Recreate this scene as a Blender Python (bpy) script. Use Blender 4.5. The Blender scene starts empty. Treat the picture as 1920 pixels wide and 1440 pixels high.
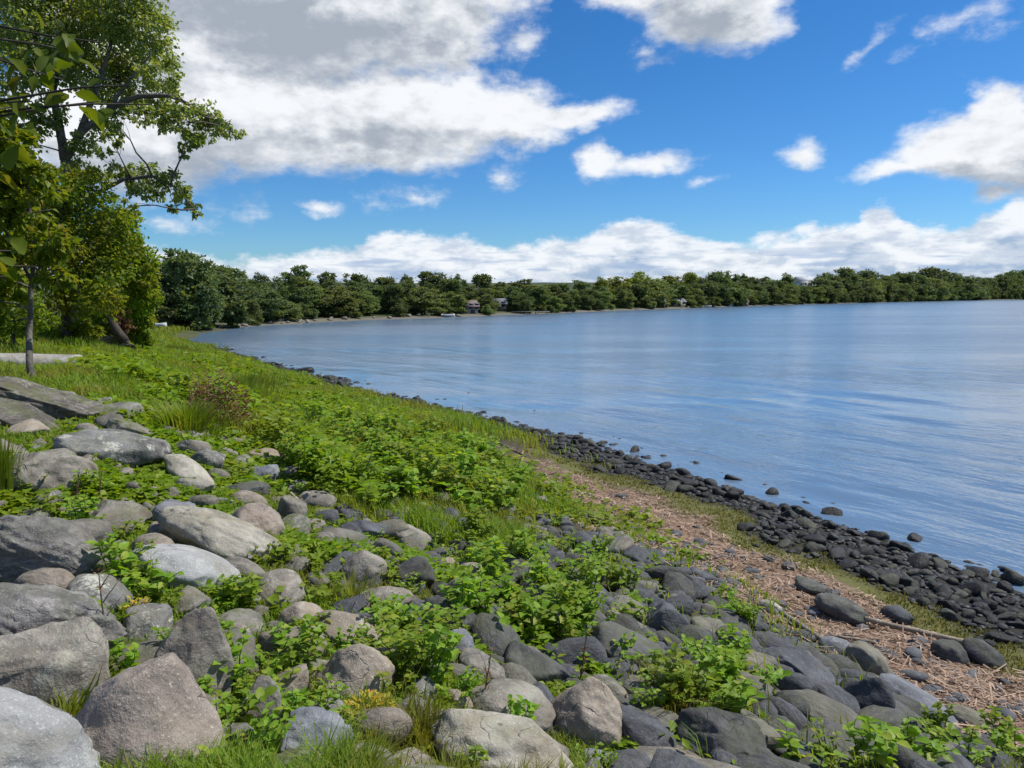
import bpy, math, random
import numpy as np
from mathutils import Vector, Matrix, Quaternion

random.seed(7)
RNG = np.random.default_rng(7)
scene = bpy.context.scene
COL = scene.collection
PI = math.pi

# ------------------------------------------------------------------ camera numbers
F = 1397.0                       # focal length in pixels of the 1920 wide photograph
HORIZON = 556.0
PITCH = math.atan((720 - HORIZON) / F)
CAM = np.array([0.0, 0.0, 4.0])

# ------------------------------------------------------------------ helpers
def tag(o, label=None, cat=None, group=None, kind=None):
    if label: o['label'] = label
    if cat: o['category'] = cat
    if group: o['group'] = group
    if kind: o['kind'] = kind
    return o

def link(name, me, mat=None, parent=None, smooth=False):
    if mat is not None and not me.materials:
        me.materials.append(mat)
    o = bpy.data.objects.new(name, me)
    COL.objects.link(o)
    if parent is not None:
        o.parent = parent
    return o

def empty(name, loc=(0, 0, 0), rz=0.0):
    o = bpy.data.objects.new(name, None)
    COL.objects.link(o)
    o.location = loc
    o.rotation_euler = (0, 0, rz)
    o.empty_display_size = 0.2
    return o

def mesh_from(name, verts, faces, smooth=False, mat_idx=None):
    """verts (N,3) float array, faces: one int array (M,k) or a list of such arrays"""
    if not isinstance(faces, (list, tuple)):
        faces = [faces]
    faces = [np.asarray(f, dtype=np.int32) for f in faces if len(f)]
    me = bpy.data.meshes.new(name)
    verts = np.ascontiguousarray(verts, dtype=np.float32)
    me.vertices.add(len(verts))
    me.vertices.foreach_set('co', verts.ravel())
    nl = sum(f.size for f in faces)
    nf = sum(len(f) for f in faces)
    me.loops.add(nl)
    me.loops.foreach_set('vertex_index', np.concatenate([f.ravel() for f in faces]))
    me.polygons.add(nf)
    tot = np.concatenate([np.full(len(f), f.shape[1], dtype=np.int32) for f in faces])
    start = np.concatenate([[0], np.cumsum(tot)[:-1]]).astype(np.int32)
    me.polygons.foreach_set('loop_start', start)
    me.polygons.foreach_set('loop_total', tot)
    if smooth:
        me.polygons.foreach_set('use_smooth', np.ones(nf, dtype=bool))
    if mat_idx is not None:
        me.polygons.foreach_set('material_index', np.asarray(mat_idx, dtype=np.int32))
    me.update(calc_edges=True)
    return me

def color_attr(me, name, arr):
    a = me.color_attributes.new(name, 'FLOAT_COLOR', 'POINT')
    arr = np.ascontiguousarray(arr, dtype=np.float32)
    if arr.shape[1] == 3:
        arr = np.concatenate([arr, np.ones((len(arr), 1), np.float32)], 1)
    a.data.foreach_set('color', arr.ravel())

def sstep(a, b, x):
    t = np.clip((x - a) / (b - a), 0, 1)
    return t * t * (3 - 2 * t)

def _hash(i, j, k, seed):
    h = (i.astype(np.int64) * 374761393 + j.astype(np.int64) * 668265263 + k.astype(np.int64) * 2147483647 + seed * 974711) & 0xffffffff
    h = ((h ^ (h >> 13)) * 1274126177) & 0xffffffff
    return ((h ^ (h >> 16)) & 0xffff).astype(np.float64) / 65535.0

def vnoise(p, seed=0):
    p = np.asarray(p, dtype=np.float64)
    if p.shape[1] == 2:
        p = np.concatenate([p, np.zeros((len(p), 1))], 1)
    i = np.floor(p).astype(np.int64); f = p - i
    f = f * f * f * (f * (f * 6 - 15) + 10)
    out = 0.0
    for dx in (0, 1):
        wx = f[:, 0] if dx else 1 - f[:, 0]
        for dy in (0, 1):
            wy = f[:, 1] if dy else 1 - f[:, 1]
            for dz in (0, 1):
                wz = f[:, 2] if dz else 1 - f[:, 2]
                out = out + wx * wy * wz * _hash(i[:, 0] + dx, i[:, 1] + dy, i[:, 2] + dz, seed)
    return out * 2 - 1

def fbm(p, octaves=4, seed=0, gain=0.5):
    p = np.asarray(p, dtype=np.float64)
    s, a = 0.0, 1.0
    for o in range(octaves):
        s = s + a * vnoise(p * (2.03 ** o) + 13.7 * o, seed + o)
        a *= gain
    return s

# ------------------------------------------------------------------ rays and terrain
CP, SP = math.cos(PITCH), math.sin(PITCH)
def ray(px, py):
    """world direction with y = 1 for a pixel of the 1920x1440 photograph"""
    cx, cy = (px - 960) / F, (720 - py) / F
    d = np.array([cx, CP + cy * SP, -SP + cy * CP])
    return d / d[1]

def on_water(px, py):
    d = ray(px, py)
    return (d * (CAM[2] / -d[2]))[:2]

near_px = [(1920, 1112), (1700, 1030), (1500, 958), (1340, 905), (1200, 862), (1000, 806), (800, 755), (700, 730), (600, 703), (500, 678), (420, 655), (372, 641)]
far_px = [(356, 632), (400, 621), (450, 614), (520, 609), (600, 604), (700, 600), (800, 597), (900, 593), (1000, 589), (1100, 585), (1200, 581), (1300, 577.5), (1400, 574), (1500, 571), (1600, 568.3), (1700, 565.8), (1800, 563.6), (1920, 561.4)]
near_pts = [on_water(*p) for p in near_px]
far_pts = [on_water(*p) for p in far_px]
first = near_pts[0]; ddir = (near_pts[0] - near_pts[4]); ddir /= np.linalg.norm(ddir)
behind = [first + ddir * k for k in (60, 25, 10, 4)]
last = far_pts[-1]
poly = behind + near_pts + far_pts + [last + np.array([160, 320]), last + np.array([900, 1500]), np.array([5200, 4200]), np.array([5200, -3000]), behind[0] + ddir * 3000]
def refine(P, lo, hi):
    out = []
    n = len(P)
    for i in range(n):
        p0, p1, p2, p3 = P[(i - 1) % n], P[i], P[(i + 1) % n], P[(i + 2) % n]
        if not (lo <= i < hi):
            out.append(p1); continue
        m = max(2, min(14, int(np.linalg.norm(p2 - p1) / 0.9)))
        for k in range(m):
            t = k / m
            out.append(0.5 * (2 * p1 + (p2 - p0) * t + (2 * p0 - 5 * p1 + 4 * p2 - p3) * t * t + (3 * p1 - p0 - 3 * p2 + p3) * t ** 3))
    return np.array(out)
SHORE = refine(poly, 1, len(behind) + len(near_px) + len(far_px) - 1)
_r = np.linalg.norm(SHORE, axis=1)
_j = np.stack([vnoise(SHORE * 0.55, 5), vnoise(SHORE * 0.55, 6)], 1) * np.clip(_r * 0.012, 0.12, 2.2)[:, None] * (_r < 900)[:, None]
SHORE = SHORE + _j

def sdist(P):
    """signed distance to the waterline: positive on land"""
    P = np.asarray(P, dtype=np.float64)
    out = np.empty(len(P))
    A = SHORE; B = np.roll(SHORE, -1, axis=0); AB = B - A; L2 = (AB ** 2).sum(1)
    for s in range(0, len(P), 4000):
        q = P[s:s + 4000]
        ap = q[:, None, :] - A[None]
        t = np.clip((ap * AB[None]).sum(2) / L2[None], 0, 1)
        d = np.sqrt(((ap - t[..., None] * AB[None]) ** 2).sum(2)).min(1)
        y = q[:, 1][:, None]
        c = (A[None, :, 1] > y) != (B[None, :, 1] > y)
        with np.errstate(divide='ignore', invalid='ignore'):
            xi = A[None, :, 0] + (y - A[None, :, 1]) * AB[None, :, 0] / AB[None, :, 1]
        inside = (c & (q[:, 0][:, None] < xi)).sum(1) % 2 == 1
        out[s:s + 4000] = np.where(inside, -d, d)
    return out

def height(P, s=None, bumps=True):
    P = np.asarray(P, dtype=np.float64)
    if s is None: s = sdist(P)
    r = np.linalg.norm(P, axis=1)
    zn = np.interp(s, [-60, -6, -1, 0, 1.7, 2.6, 4.3, 8, 11, 14, 25, 60], [-3, -.9, -.16, 0.0, .2, .31, .55, 1.5, 2.35, 2.68, 2.95, 3.2])
    far_h = np.interp(r, [100, 250, 600], [1.2, 4.0, 14.0])
    zf = np.interp(s, [-60, -6, -1, 0, 2, 8], [-3, -.9, -.16, 0, .35, .8]) + sstep(8, 150, s) * far_h
    w = sstep(52, 80, r)
    z = zn * (1 - w) + zf * w
    if bumps:
        b = fbm(P * 0.55, 3, 21) * 0.09 * sstep(0.5, 4, s) + fbm(P * 2.3, 2, 31) * 0.022 * sstep(-1, 1, s)
        z = z + b * (1 - w) + w * sstep(4, 20, s) * fbm(P * 0.03, 2, 41) * 0.5
    return z

def G(px, py, lift=0.0):
    """where the ray of a photograph pixel meets the ground (lifted by LIFT)"""
    d = ray(px, py)
    t = np.geomspace(1.0, 900.0, 900)
    pts = d[None] * t[:, None] + CAM
    dz = pts[:, 2] - np.maximum(height(pts[:, :2]), 0.0) - lift
    k = np.argmax(dz < 0)
    if dz[k] >= 0: k = len(t) - 1
    a, b = t[k - 1], t[k]
    tt = np.linspace(a, b, 24)
    pts = d[None] * tt[:, None] + CAM
    dz = pts[:, 2] - np.maximum(height(pts[:, :2]), 0.0) - lift
    k = np.argmax(dz < 0)
    return pts[k] if dz[k] < 0 else pts[-1]

def at_depth(px, py, y):
    return CAM + ray(px, py) * y

def in_poly(P, V):
    A = np.asarray(V); B = np.roll(A, -1, axis=0)
    c = (A[None, :, 1] > P[:, 1][:, None]) != (B[None, :, 1] > P[:, 1][:, None])
    with np.errstate(divide='ignore', invalid='ignore'):
        xi = A[None, :, 0] + (P[:, 1][:, None] - A[None, :, 1]) * (B - A)[None, :, 0] / (B - A)[None, :, 1]
    return (c & (P[:, 0][:, None] < xi)).sum(1) % 2 == 1

def soft_poly(P, V, jitter=0.35, seed=3):
    r = np.linalg.norm(P, axis=1)
    J = np.stack([fbm(P * 1.3, 2, seed), fbm(P * 1.3, 2, seed + 9)], 1) * (jitter * np.clip(r / 8, .5, 3))[:, None]
    return in_poly(P + J, V)

def gpoly(pts):
    return np.array([G(*p)[:2] for p in pts])

def polar(n, r0, r1, a0=-40, a1=40):
    """points spread evenly in angle and in log distance around the photographer"""
    a = np.radians(RNG.uniform(a0, a1, n)); r = np.exp(RNG.uniform(math.log(r0), math.log(r1), n))
    return np.stack([np.sin(a) * r, np.cos(a) * r], 1)

# ------------------------------------------------------------------ node helpers
class NT:
    def __init__(self, tree):
        self.t = tree; self.N = tree.nodes; self.L = tree.links
    def n(self, typ, **kw):
        nd = self.N.new(typ)
        for k, v in kw.items(): setattr(nd, k, v)
        return nd
    def put(self, sock, v):
        if isinstance(v, bpy.types.NodeSocket): self.L.new(v, sock)
        elif v is not None:
            if sock.type == 'RGBA' and not isinstance(v, (int, float)) and len(v) == 3: v = (*v, 1)
            sock.default_value = v
    def m(self, op, a, b=None, c=None, clamp=False):
        nd = self.n('ShaderNodeMath', operation=op, use_clamp=clamp)
        self.put(nd.inputs[0], a)
        if b is not None: self.put(nd.inputs[1], b)
        if c is not None: self.put(nd.inputs[2], c)
        return nd.outputs[0]
    def vm(self, op, a, b=None, out=0):
        nd = self.n('ShaderNodeVectorMath', operation=op)
        self.put(nd.inputs[0], a)
        if b is not None: self.put(nd.inputs[3 if op == 'SCALE' else 1], b)
        return nd.outputs[out]
    def noise(self, vec, scale, detail=4, rough=.55, dist=0.0, out='Fac'):
        nd = self.n('ShaderNodeTexNoise')
        self.put(nd.inputs['Vector'], vec); self.put(nd.inputs['Scale'], scale)
        nd.inputs['Detail'].default_value = detail; nd.inputs['Roughness'].default_value = rough
        nd.inputs['Distortion'].default_value = dist
        return nd.outputs[out]
    def mix(self, f, a, b, mode='MIX'):
        nd = self.n('ShaderNodeMix', data_type='RGBA', blend_type=mode)
        self.put(nd.inputs[0], f); self.put(nd.inputs[6], a); self.put(nd.inputs[7], b)
        return nd.outputs[2]
    def rng(self, v, a, b, c=0.0, d=1.0, smooth=True):
        nd = self.n('ShaderNodeMapRange', interpolation_type='SMOOTHSTEP' if smooth else 'LINEAR')
        for k, x in zip(range(5), (v, a, b, c, d)): self.put(nd.inputs[k], x)
        return nd.outputs[0]
    def bump(self, h, strength, dist, normal=None):
        nd = self.n('ShaderNodeBump')
        self.put(nd.inputs['Height'], h); nd.inputs['Strength'].default_value = strength
        nd.inputs['Distance'].default_value = dist
        if normal is not None: self.L.new(normal, nd.inputs['Normal'])
        return nd.outputs[0]

def new_mat(name):
    mt = bpy.data.materials.new(name); mt.use_nodes = True
    nt = NT(mt.node_tree); nt.N.clear()
    out = nt.n('ShaderNodeOutputMaterial')
    return mt, nt, out

def principled(nt, out, color, rough=.8, normal=None, spec=.3):
    b = nt.n('ShaderNodeBsdfPrincipled')
    nt.put(b.inputs['Base Color'], color); nt.put(b.inputs['Roughness'], rough)
    b.inputs['Specular IOR Level'].default_value = spec
    if normal is not None: nt.L.new(normal, b.inputs['Normal'])
    nt.L.new(b.outputs[0], out.inputs['Surface'])
    return b

def leaf_mat(name, c1, c2, c3=None, trans=.35, rough=.5, third=.12, spec=.25, patch=None):
    """leaves: every leaf takes its own tone between c1 and c2, a few c3"""
    mt, nt, out = new_mat(name)
    geo = nt.n('ShaderNodeNewGeometry')
    rnd = geo.outputs['Random Per Island']
    col = nt.mix(rnd, c1, c2)
    if c3 is not None:
        k = nt.m('FRACT', nt.m('MULTIPLY', rnd, 37.7))
        col = nt.mix(nt.m('GREATER_THAN', k, 1 - third), col, c3)
    tc = nt.n('ShaderNodeTexCoord')
    if patch:
        pn = nt.noise(geo.outputs['Position'], patch[0], 2)
        col = nt.mix(nt.rng(pn, .42, .62), col, nt.mix(.75, col, patch[1]))
    oi = nt.n('ShaderNodeObjectInfo')
    hs = nt.n('ShaderNodeHueSaturation')
    nt.put(hs.inputs['Hue'], nt.m('MULTIPLY_ADD', oi.outputs['Random'], .03, .485))
    nt.put(hs.inputs['Value'], nt.m('MULTIPLY_ADD', oi.outputs['Random'], .4, .8))
    nt.put(hs.inputs['Color'], col)
    col = hs.outputs[0]
    b = nt.n('ShaderNodeBsdfPrincipled')
    nt.put(b.inputs['Base Color'], col); b.inputs['Roughness'].default_value = rough
    b.inputs['Specular IOR Level'].default_value = spec
    tr = nt.n('ShaderNodeBsdfTranslucent')
    tcol = nt.mix(1.0, col, (1.5, 1.35, .5), 'MULTIPLY')
    nt.put(tr.inputs['Color'], tcol)
    ms = nt.n('ShaderNodeMixShader'); ms.inputs[0].default_value = trans
    nt.L.new(b.outputs[0], ms.inputs[1]); nt.L.new(tr.outputs[0], ms.inputs[2])
    nt.L.new(ms.outputs[0], out.inputs['Surface'])
    return mt

# ------------------------------------------------------------------ mesh shapes
def leaf_tris(P, D, N, L, W, fold=.18):
    """P base points, D directions, N rough normals (n,3); L, W (n,): folded leaf of two triangles each with a bowed tip"""
    D = D / np.linalg.norm(D, axis=1, keepdims=True)
    S = np.cross(D, N); S /= np.linalg.norm(S, axis=1, keepdims=True) + 1e-9
    U = np.cross(S, D)
    L = np.asarray(L)[:, None]; W = np.asarray(W)[:, None]
    v0 = P
    v1 = P + D * L * .42 + S * W * .5 + U * W * fold
    v2 = P + D * L - U * L * .12
    v3 = P + D * L * .42 - S * W * .5 + U * W * fold
    V = np.stack([v0, v1, v2, v3], 1).reshape(-1, 3)
    b = (np.arange(len(P)) * 4)[:, None]
    T = np.concatenate([b + [0, 1, 2], b + [0, 2, 3]], 1).reshape(-1, 3)
    return V, T

def broad_leaf(P, D, N, L, W, fold=.14):
    """a broader leaf with shoulders, of six triangles"""
    D = D / np.linalg.norm(D, axis=1, keepdims=True)
    S = np.cross(D, N); S /= np.linalg.norm(S, axis=1, keepdims=True) + 1e-9
    U = np.cross(S, D)
    L = np.asarray(L)[:, None]; W = np.asarray(W)[:, None]
    mid = P + D * L * .45 + U * L * .03
    pts = [P, P + D * L * .16 + S * W * .38 + U * W * fold, P + D * L * .45 + S * W * .5 + U * W * fold * 1.2, P + D * L * .78 + S * W * .24 + U * W * fold * .2,
           P + D * L - U * L * .14, P + D * L * .78 - S * W * .24 + U * W * fold * .2, P + D * L * .45 - S * W * .5 + U * W * fold * 1.2, P + D * L * .16 - S * W * .38 + U * W * fold, mid]
    V = np.stack(pts, 1).reshape(-1, 3)
    b = (np.arange(len(P)) * 9)[:, None]
    T = np.concatenate([b + [8, i, (i + 1) % 8] for i in range(8)], 1).reshape(-1, 3)
    return V, T

def blades(P, D, L, W, bend):
    """grass blades: P base, D lean direction (horizontal, n,3), bend 0..1"""
    n = len(P)
    up = np.array([0, 0, 1.0])
    S = np.stack([-D[:, 1], D[:, 0], np.zeros(n)], 1)
    S /= np.linalg.norm(S, axis=1, keepdims=True) + 1e-9
    L = np.asarray(L)[:, None]; W = np.asarray(W)[:, None]; bend = np.asarray(bend)[:, None]
    m = P + up * L * .55 + D * L * bend * .28
    t = P + up * L * (1 - bend * .35) + D * L * bend * .85
    V = np.stack([P - S * W * .5, P + S * W * .5, m - S * W * .38, m + S * W * .38, t], 1).reshape(-1, 3)
    b = (np.arange(n) * 5)[:, None]
    T = np.concatenate([b + [0, 1, 3], b + [0, 3, 2], b + [2, 3, 4]], 1).reshape(-1, 3)
    return V, T

def tube(pts, rad, k=7, cap=True):
    pts = np.asarray(pts, float); n = len(pts)
    rad = np.broadcast_to(np.asarray(rad, float), (n,))
    T = np.gradient(pts, axis=0); T /= np.linalg.norm(T, axis=1, keepdims=True) + 1e-9
    ref = np.array([0.31, 0.93, 0.2]) if abs(T[0] @ np.array([0.31, 0.93, 0.2])) < .9 else np.array([1.0, 0, 0])
    A = np.cross(T, ref); A /= np.linalg.norm(A, axis=1, keepdims=True) + 1e-9
    B = np.cross(T, A)
    th = np.arange(k) * 2 * PI / k
    V = pts[:, None] + rad[:, None, None] * (np.cos(th)[None, :, None] * A[:, None] + np.sin(th)[None, :, None] * B[:, None])
    V = V.reshape(-1, 3)
    i = np.arange(n - 1)[:, None] * k; j = np.arange(k)[None]; j2 = (j + 1) % k
    Q = np.stack([i + j, i + j2, i + k + j2, i + k + j], 2).reshape(-1, 4)
    Tr = []
    if cap:
        V = np.concatenate([V, pts[[0, -1]]])
        c0, c1 = n * k, n * k + 1
        for a in range(k):
            Tr.append([c0, (a + 1) % k, a]); Tr.append([c1, (n - 1) * k + a, (n - 1) * k + (a + 1) % k])
    return V, Q, np.array(Tr, dtype=int).reshape(-1, 3)

class MB:
    """collects pieces of one mesh"""
    def __init__(self): self.V = []; self.F = {}; self.n = 0
    def add(self, V, *faces):
        self.V.append(np.asarray(V, float))
        for f in faces:
            f = np.asarray(f, dtype=int)
            if f.size: self.F.setdefault(f.shape[1], []).append(f + self.n)
        self.n += len(V)
    def tube(self, pts, rad, k=7): self.add(*tube(pts, rad, k))
    def box(self, c, s, rz=0.0):
        c = np.asarray(c, float); h = np.asarray(s, float) / 2
        V = np.array([[x, y, z] for x in (-1, 1) for y in (-1, 1) for z in (-1, 1)]) * h
        ca, sa = math.cos(rz), math.sin(rz)
        V = np.stack([V[:, 0] * ca - V[:, 1] * sa, V[:, 0] * sa + V[:, 1] * ca, V[:, 2]], 1) + c
        self.add(V, [[0, 1, 3, 2], [4, 6, 7, 5], [0, 4, 5, 1], [2, 3, 7, 6], [0, 2, 6, 4], [1, 5, 7, 3]])
    def mesh(self, name, smooth=False):
        return mesh_from(name, np.concatenate(self.V), [np.concatenate(v) for v in self.F.values()], smooth)
    def build(self, name, mat, parent=None, smooth=False):
        return link(name, self.mesh(name, smooth), mat, parent)

def wander(p0, p1, n=6, amp=.06, sag=0.0, rng=RNG):
    """a slightly crooked line between two points"""
    p0, p1 = np.asarray(p0, float), np.asarray(p1, float)
    t = np.linspace(0, 1, n)[:, None]
    L = np.linalg.norm(p1 - p0)
    P = p0 + (p1 - p0) * t
    off = np.cumsum(rng.normal(0, 1, (n, 3)), 0); off -= off[0] + (off[-1] - off[0]) * t
    P += off * amp * L / n
    P[:, 2] += np.sin(t[:, 0] * PI) * sag * L
    return P
# ------------------------------------------------------------------ camera, light, sky
cam_data = bpy.data.cameras.new('camera')
cam = bpy.data.objects.new('camera', cam_data); COL.objects.link(cam)
cam.location = CAM; cam.rotation_euler = (PI / 2 - PITCH, 0, 0)
cam_data.sensor_width = 36.0; cam_data.lens = 36.0 * F / 1920
cam_data.clip_start = 0.05; cam_data.clip_end = 20000
scene.camera = cam

SUN_AZ, SUN_EL = math.radians(72), math.radians(54)     # azimuth from straight ahead towards the lake side
sun_dir = Vector((math.sin(SUN_AZ) * math.cos(SUN_EL), math.cos(SUN_AZ) * math.cos(SUN_EL), math.sin(SUN_EL)))
sun_data = bpy.data.lights.new('sun', 'SUN'); sun_data.energy = 4.2; sun_data.angle = math.radians(.6)
sun_data.color = (1.0, .955, .88)
sun = bpy.data.objects.new('sun', sun_data); COL.objects.link(sun)
sun.rotation_euler = sun_dir.to_track_quat('Z', 'Y').to_euler()

scene.view_settings.view_transform = 'Standard'; scene.view_settings.look = 'None'
scene.view_settings.exposure = 0.22; scene.view_settings.gamma = 1.0
try:
    scene.view_settings.use_curve_mapping = False
    scene.cycles.max_bounces = 8; scene.cycles.transparent_max_bounces = 8
    scene.cycles.caustics_reflective = False; scene.cycles.caustics_refractive = False
    scene.cycles.use_denoising = True
    scene.cycles.sample_clamp_indirect = 6.0
except Exception:
    pass

def azel(px, py):
    d = ray(px, py); d = d / np.linalg.norm(d)
    return math.atan2(d[0], d[1]), math.asin(d[2])

world = bpy.data.worlds.new('World'); scene.world = world; world.use_nodes = True
wt = NT(world.node_tree); wt.N.clear()
w_out = wt.n('ShaderNodeOutputWorld'); w_bg = wt.n('ShaderNodeBackground')
wt.L.new(w_bg.outputs[0], w_out.inputs['Surface'])
sky = wt.n('ShaderNodeTexSky', sky_type='NISHITA'); sky.sun_disc = False
sky.sun_elevation = SUN_EL; sky.sun_rotation = SUN_AZ
sky.air_density = 1.0; sky.dust_density = .35; sky.ozone_density = 2.2; sky.altitude = 100

# clouds: (pixel x, y, half width, half height, tilt deg, weight), turned into azimuth and elevation
CLOUDS = [
    (520, -30, 470, 165, 0, 1.25), (800, 40, 160, 95, 0, 1.0), (350, 90, 220, 90, 0, 1.0), (840, 80, 75, 60, 0, .6), (930, -40, 120, 60, 0, .7),
    (480, 205, 330, 115, 0, 1.1), (800, 212, 245, 90, 0, 1.1), (950, 215, 130, 68, 0, .9), (1070, 215, 130, 30, 8, .62), (250, 250, 230, 110, 0, 1.0), (700, 270, 280, 55, 0, .8),
    (980, 85, 50, 30, 20, .28),
    (1335, -10, 130, 92, 0, 1.0), (1180, -20, 110, 45, 0, .6), (1390, 40, 75, 42, 0, .55), (1222, 92, 34, 26, 0, .22),
    (1850, 268, 125, 60, -4, 1.05), (1850, 205, 52, 50, 0, .75), (1765, 290, 84, 40, 0, .75), (1690, 316, 90, 20, 8, .45), (1960, 260, 120, 95, 0, 1.0),
    (1118, 300, 54, 40, 0, .65), (1212, 304, 104, 26, 5, .48), (1500, 296, 40, 27, 0, .42), (952, 334, 36, 30, 0, .18),
    (606, 393, 44, 17, 0, .4), (765, 374, 80, 24, 0, .24), (690, 390, 40, 16, 0, .10), (1625, 90, 52, 14, 22, .2), (1800, 36, 58, 22, 18, .24),
    (1722, 90, 30, 10, 15, .1), (1325, 331, 34, 15, 8, .26), (1866, 356, 48, 20, 10, .4), (400, 405, 90, 22, 8, .12), (1890, 50, 50, 16, 14, .06), (300, 410, 60, 18, 0, .24),
]
tcw = wt.n('ShaderNodeTexCoord')
sepd = wt.n('ShaderNodeSeparateXYZ'); wt.L.new(tcw.outputs['Generated'], sepd.inputs[0])
AZ = wt.m('ARCTAN2', sepd.outputs[0], sepd.outputs[1])
EL = wt.m('ARCSINE', sepd.outputs[2])
comb = wt.n('ShaderNodeCombineXYZ'); wt.L.new(AZ, comb.inputs[0]); wt.L.new(EL, comb.inputs[1])
AE = comb.outputs[0]

grp = bpy.data.node_groups.new('cloud_thickness', 'ShaderNodeTree')
grp.interface.new_socket('Vector', in_out='INPUT', socket_type='NodeSocketVector')
grp.interface.new_socket('Thickness', in_out='OUTPUT', socket_type='NodeSocketFloat')
grp.interface.new_socket('Bank', in_out='OUTPUT', socket_type='NodeSocketFloat')
gt = NT(grp)
gi = gt.n('NodeGroupInput'); go = gt.n('NodeGroupOutput')
gv = gi.outputs[0]
# billowing: warp the coordinates with noise, wide and flat low in the sky
st = gt.vm('MULTIPLY', gv, (1.0, 1.55, 1.0))
w1 = gt.n('ShaderNodeTexNoise'); gt.put(w1.inputs['Vector'], st); w1.inputs['Scale'].default_value = 7.5; w1.inputs['Detail'].default_value = 5; w1.inputs['Roughness'].default_value = .6
wv = gt.vm('MULTIPLY', gt.vm('SUBTRACT', w1.outputs['Color'], (.5, .5, .5)), (.10, .055, 0))
p = gt.vm('ADD', gv, wv)
acc = None
for (cx, cy, rx, ry, tilt, wgt) in CLOUDS:
    a, e = azel(cx, cy)
    mp = gt.n('ShaderNodeMapping', vector_type='TEXTURE')
    mp.inputs['Location'].default_value = (a, e, 0); mp.inputs['Rotation'].default_value = (0, 0, math.radians(tilt))
    mp.inputs['Scale'].default_value = (rx / F * 1.02, ry / F * 1.02, 1)
    gt.L.new(p, mp.inputs['Vector'])
    ln = gt.vm('LENGTH', mp.outputs[0], None, 1)
    val = gt.m('MULTIPLY', gt.m('SUBTRACT', 1.0, ln), wgt)
    if acc is None: acc = gt.m('MAXIMUM', val, -1.0)
    else:
        acc = gt.m('SMOOTH_MAX', acc, val, .12)
# cloud bank low over the far shore: its top edge follows the azimuth
sp2 = gt.n('ShaderNodeSeparateXYZ'); gt.L.new(p, sp2.inputs[0])
fc = gt.n('ShaderNodeFloatCurve')
bank = [(-200, 452), (200, 462), (300, 455), (430, 472), (520, 474), (600, 464), (680, 452), (720, 434), (800, 438), (860, 448), (950, 452), (1040, 446), (1130, 424), (1200, 414), (1260, 424), (1300, 438), (1400, 446), (1530, 430), (1600, 428), (1650, 404), (1690, 410), (1730, 440), (1790, 442), (1850, 420), (1920, 392), (2050, 380), (2300, 430)]
xs = [azel(b[0], 480)[0] for b in bank]; ys = [azel(960, b[1])[1] for b in bank]
X0, X1, Y0, Y1 = xs[0], xs[-1], 0.0, .16
cv = fc.mapping.curves[0]
for i, (x, y) in enumerate(zip(xs, ys)):
    u, v = (x - X0) / (X1 - X0), (y - Y0) / (Y1 - Y0)
    if i == 0: cv.points[0].location = (u, v)
    elif i == len(xs) - 1: cv.points[-1].location = (u, v)
    else: cv.points.new(u, v)
fc.mapping.update()
gt.L.new(gt.rng(sp2.outputs[0], X0, X1, 0, 1, False), fc.inputs['Value'])
top = gt.m('MULTIPLY', fc.outputs[0], Y1)
bank_v = gt.m('MULTIPLY', gt.m('SUBTRACT', top, sp2.outputs[1]), 22.0)
bank_v = gt.m('MINIMUM', bank_v, .55)
# generic cloud cover overhead and behind
gn = gt.noise(gt.vm('MULTIPLY', gv, (1, 1.4, 1)), 2.2, 3, .55)
gen = gt.m('MULTIPLY', gt.m('SUBTRACT', gn, .5), 2.2)
sp3 = gt.n('ShaderNodeSeparateXYZ'); gt.L.new(gv, sp3.inputs[0])
genmask = gt.m('MAXIMUM', gt.rng(sp3.outputs[1], .42, .56), gt.rng(gt.m('ABSOLUTE', sp3.outputs[0]), .75, 1.0))
gen = gt.m('SUBTRACT', gt.m('MULTIPLY', gt.m('ADD', gen, 1.0), genmask), 1.0)
acc = gt.m('MAXIMUM', acc, gen)
n2 = gt.noise(gt.vm('MULTIPLY', gv, (1.0, 1.7, 1)), 26, 7, .62)
n2 = gt.m('SUBTRACT', n2, .5)
thick = gt.m('ADD', acc, gt.m('MULTIPLY', n2, .62))
bankt = gt.m('ADD', bank_v, gt.m('MULTIPLY', n2, .95))
gt.L.new(thick, go.inputs[0]); gt.L.new(bankt, go.inputs[1])

def thick_at(off):
    g = wt.n('ShaderNodeGroup'); g.node_tree = grp
    wt.L.new(wt.vm('ADD', AE, off) if off else AE, g.inputs[0])
    return g.outputs[0], g.outputs[1]
t0, b0 = thick_at(None)
t1, b1 = thick_at((.016, .034, 0))
# body clouds
dens = wt.rng(t0, -.02, .40)
shade = wt.m('ADD', wt.m('MULTIPLY', wt.rng(t1, .15, 1.25), .55), wt.m('MULTIPLY', wt.rng(wt.m('SUBTRACT', t1, t0), -.24, .22), .60))
# fine relief and broad grey patches
nb = wt.noise(wt.vm('MULTIPLY', AE, (1, 2.0, 1)), 6.0, 4, .5)
shade = wt.m('ADD', shade, wt.m('MULTIPLY', wt.m('SUBTRACT', nb, .5), 2.6))
nf = wt.noise(wt.vm('MULTIPLY', AE, (1, 1.8, 1)), 30, 5, .6)
shade = wt.m('ADD', shade, wt.m('MULTIPLY', wt.m('SUBTRACT', nf, .5), 2.0))
high = wt.rng(EL, .25, .33, 0, .40)
shade = wt.m('ADD', shade, wt.m('MULTIPLY', high, wt.rng(t0, .15, .6)))
shade = wt.rng(shade, -.12, 1.55, 0, 1, True)
ccol = wt.mix(shade, (.80, .82, .85), (.33, .375, .44))
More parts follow.
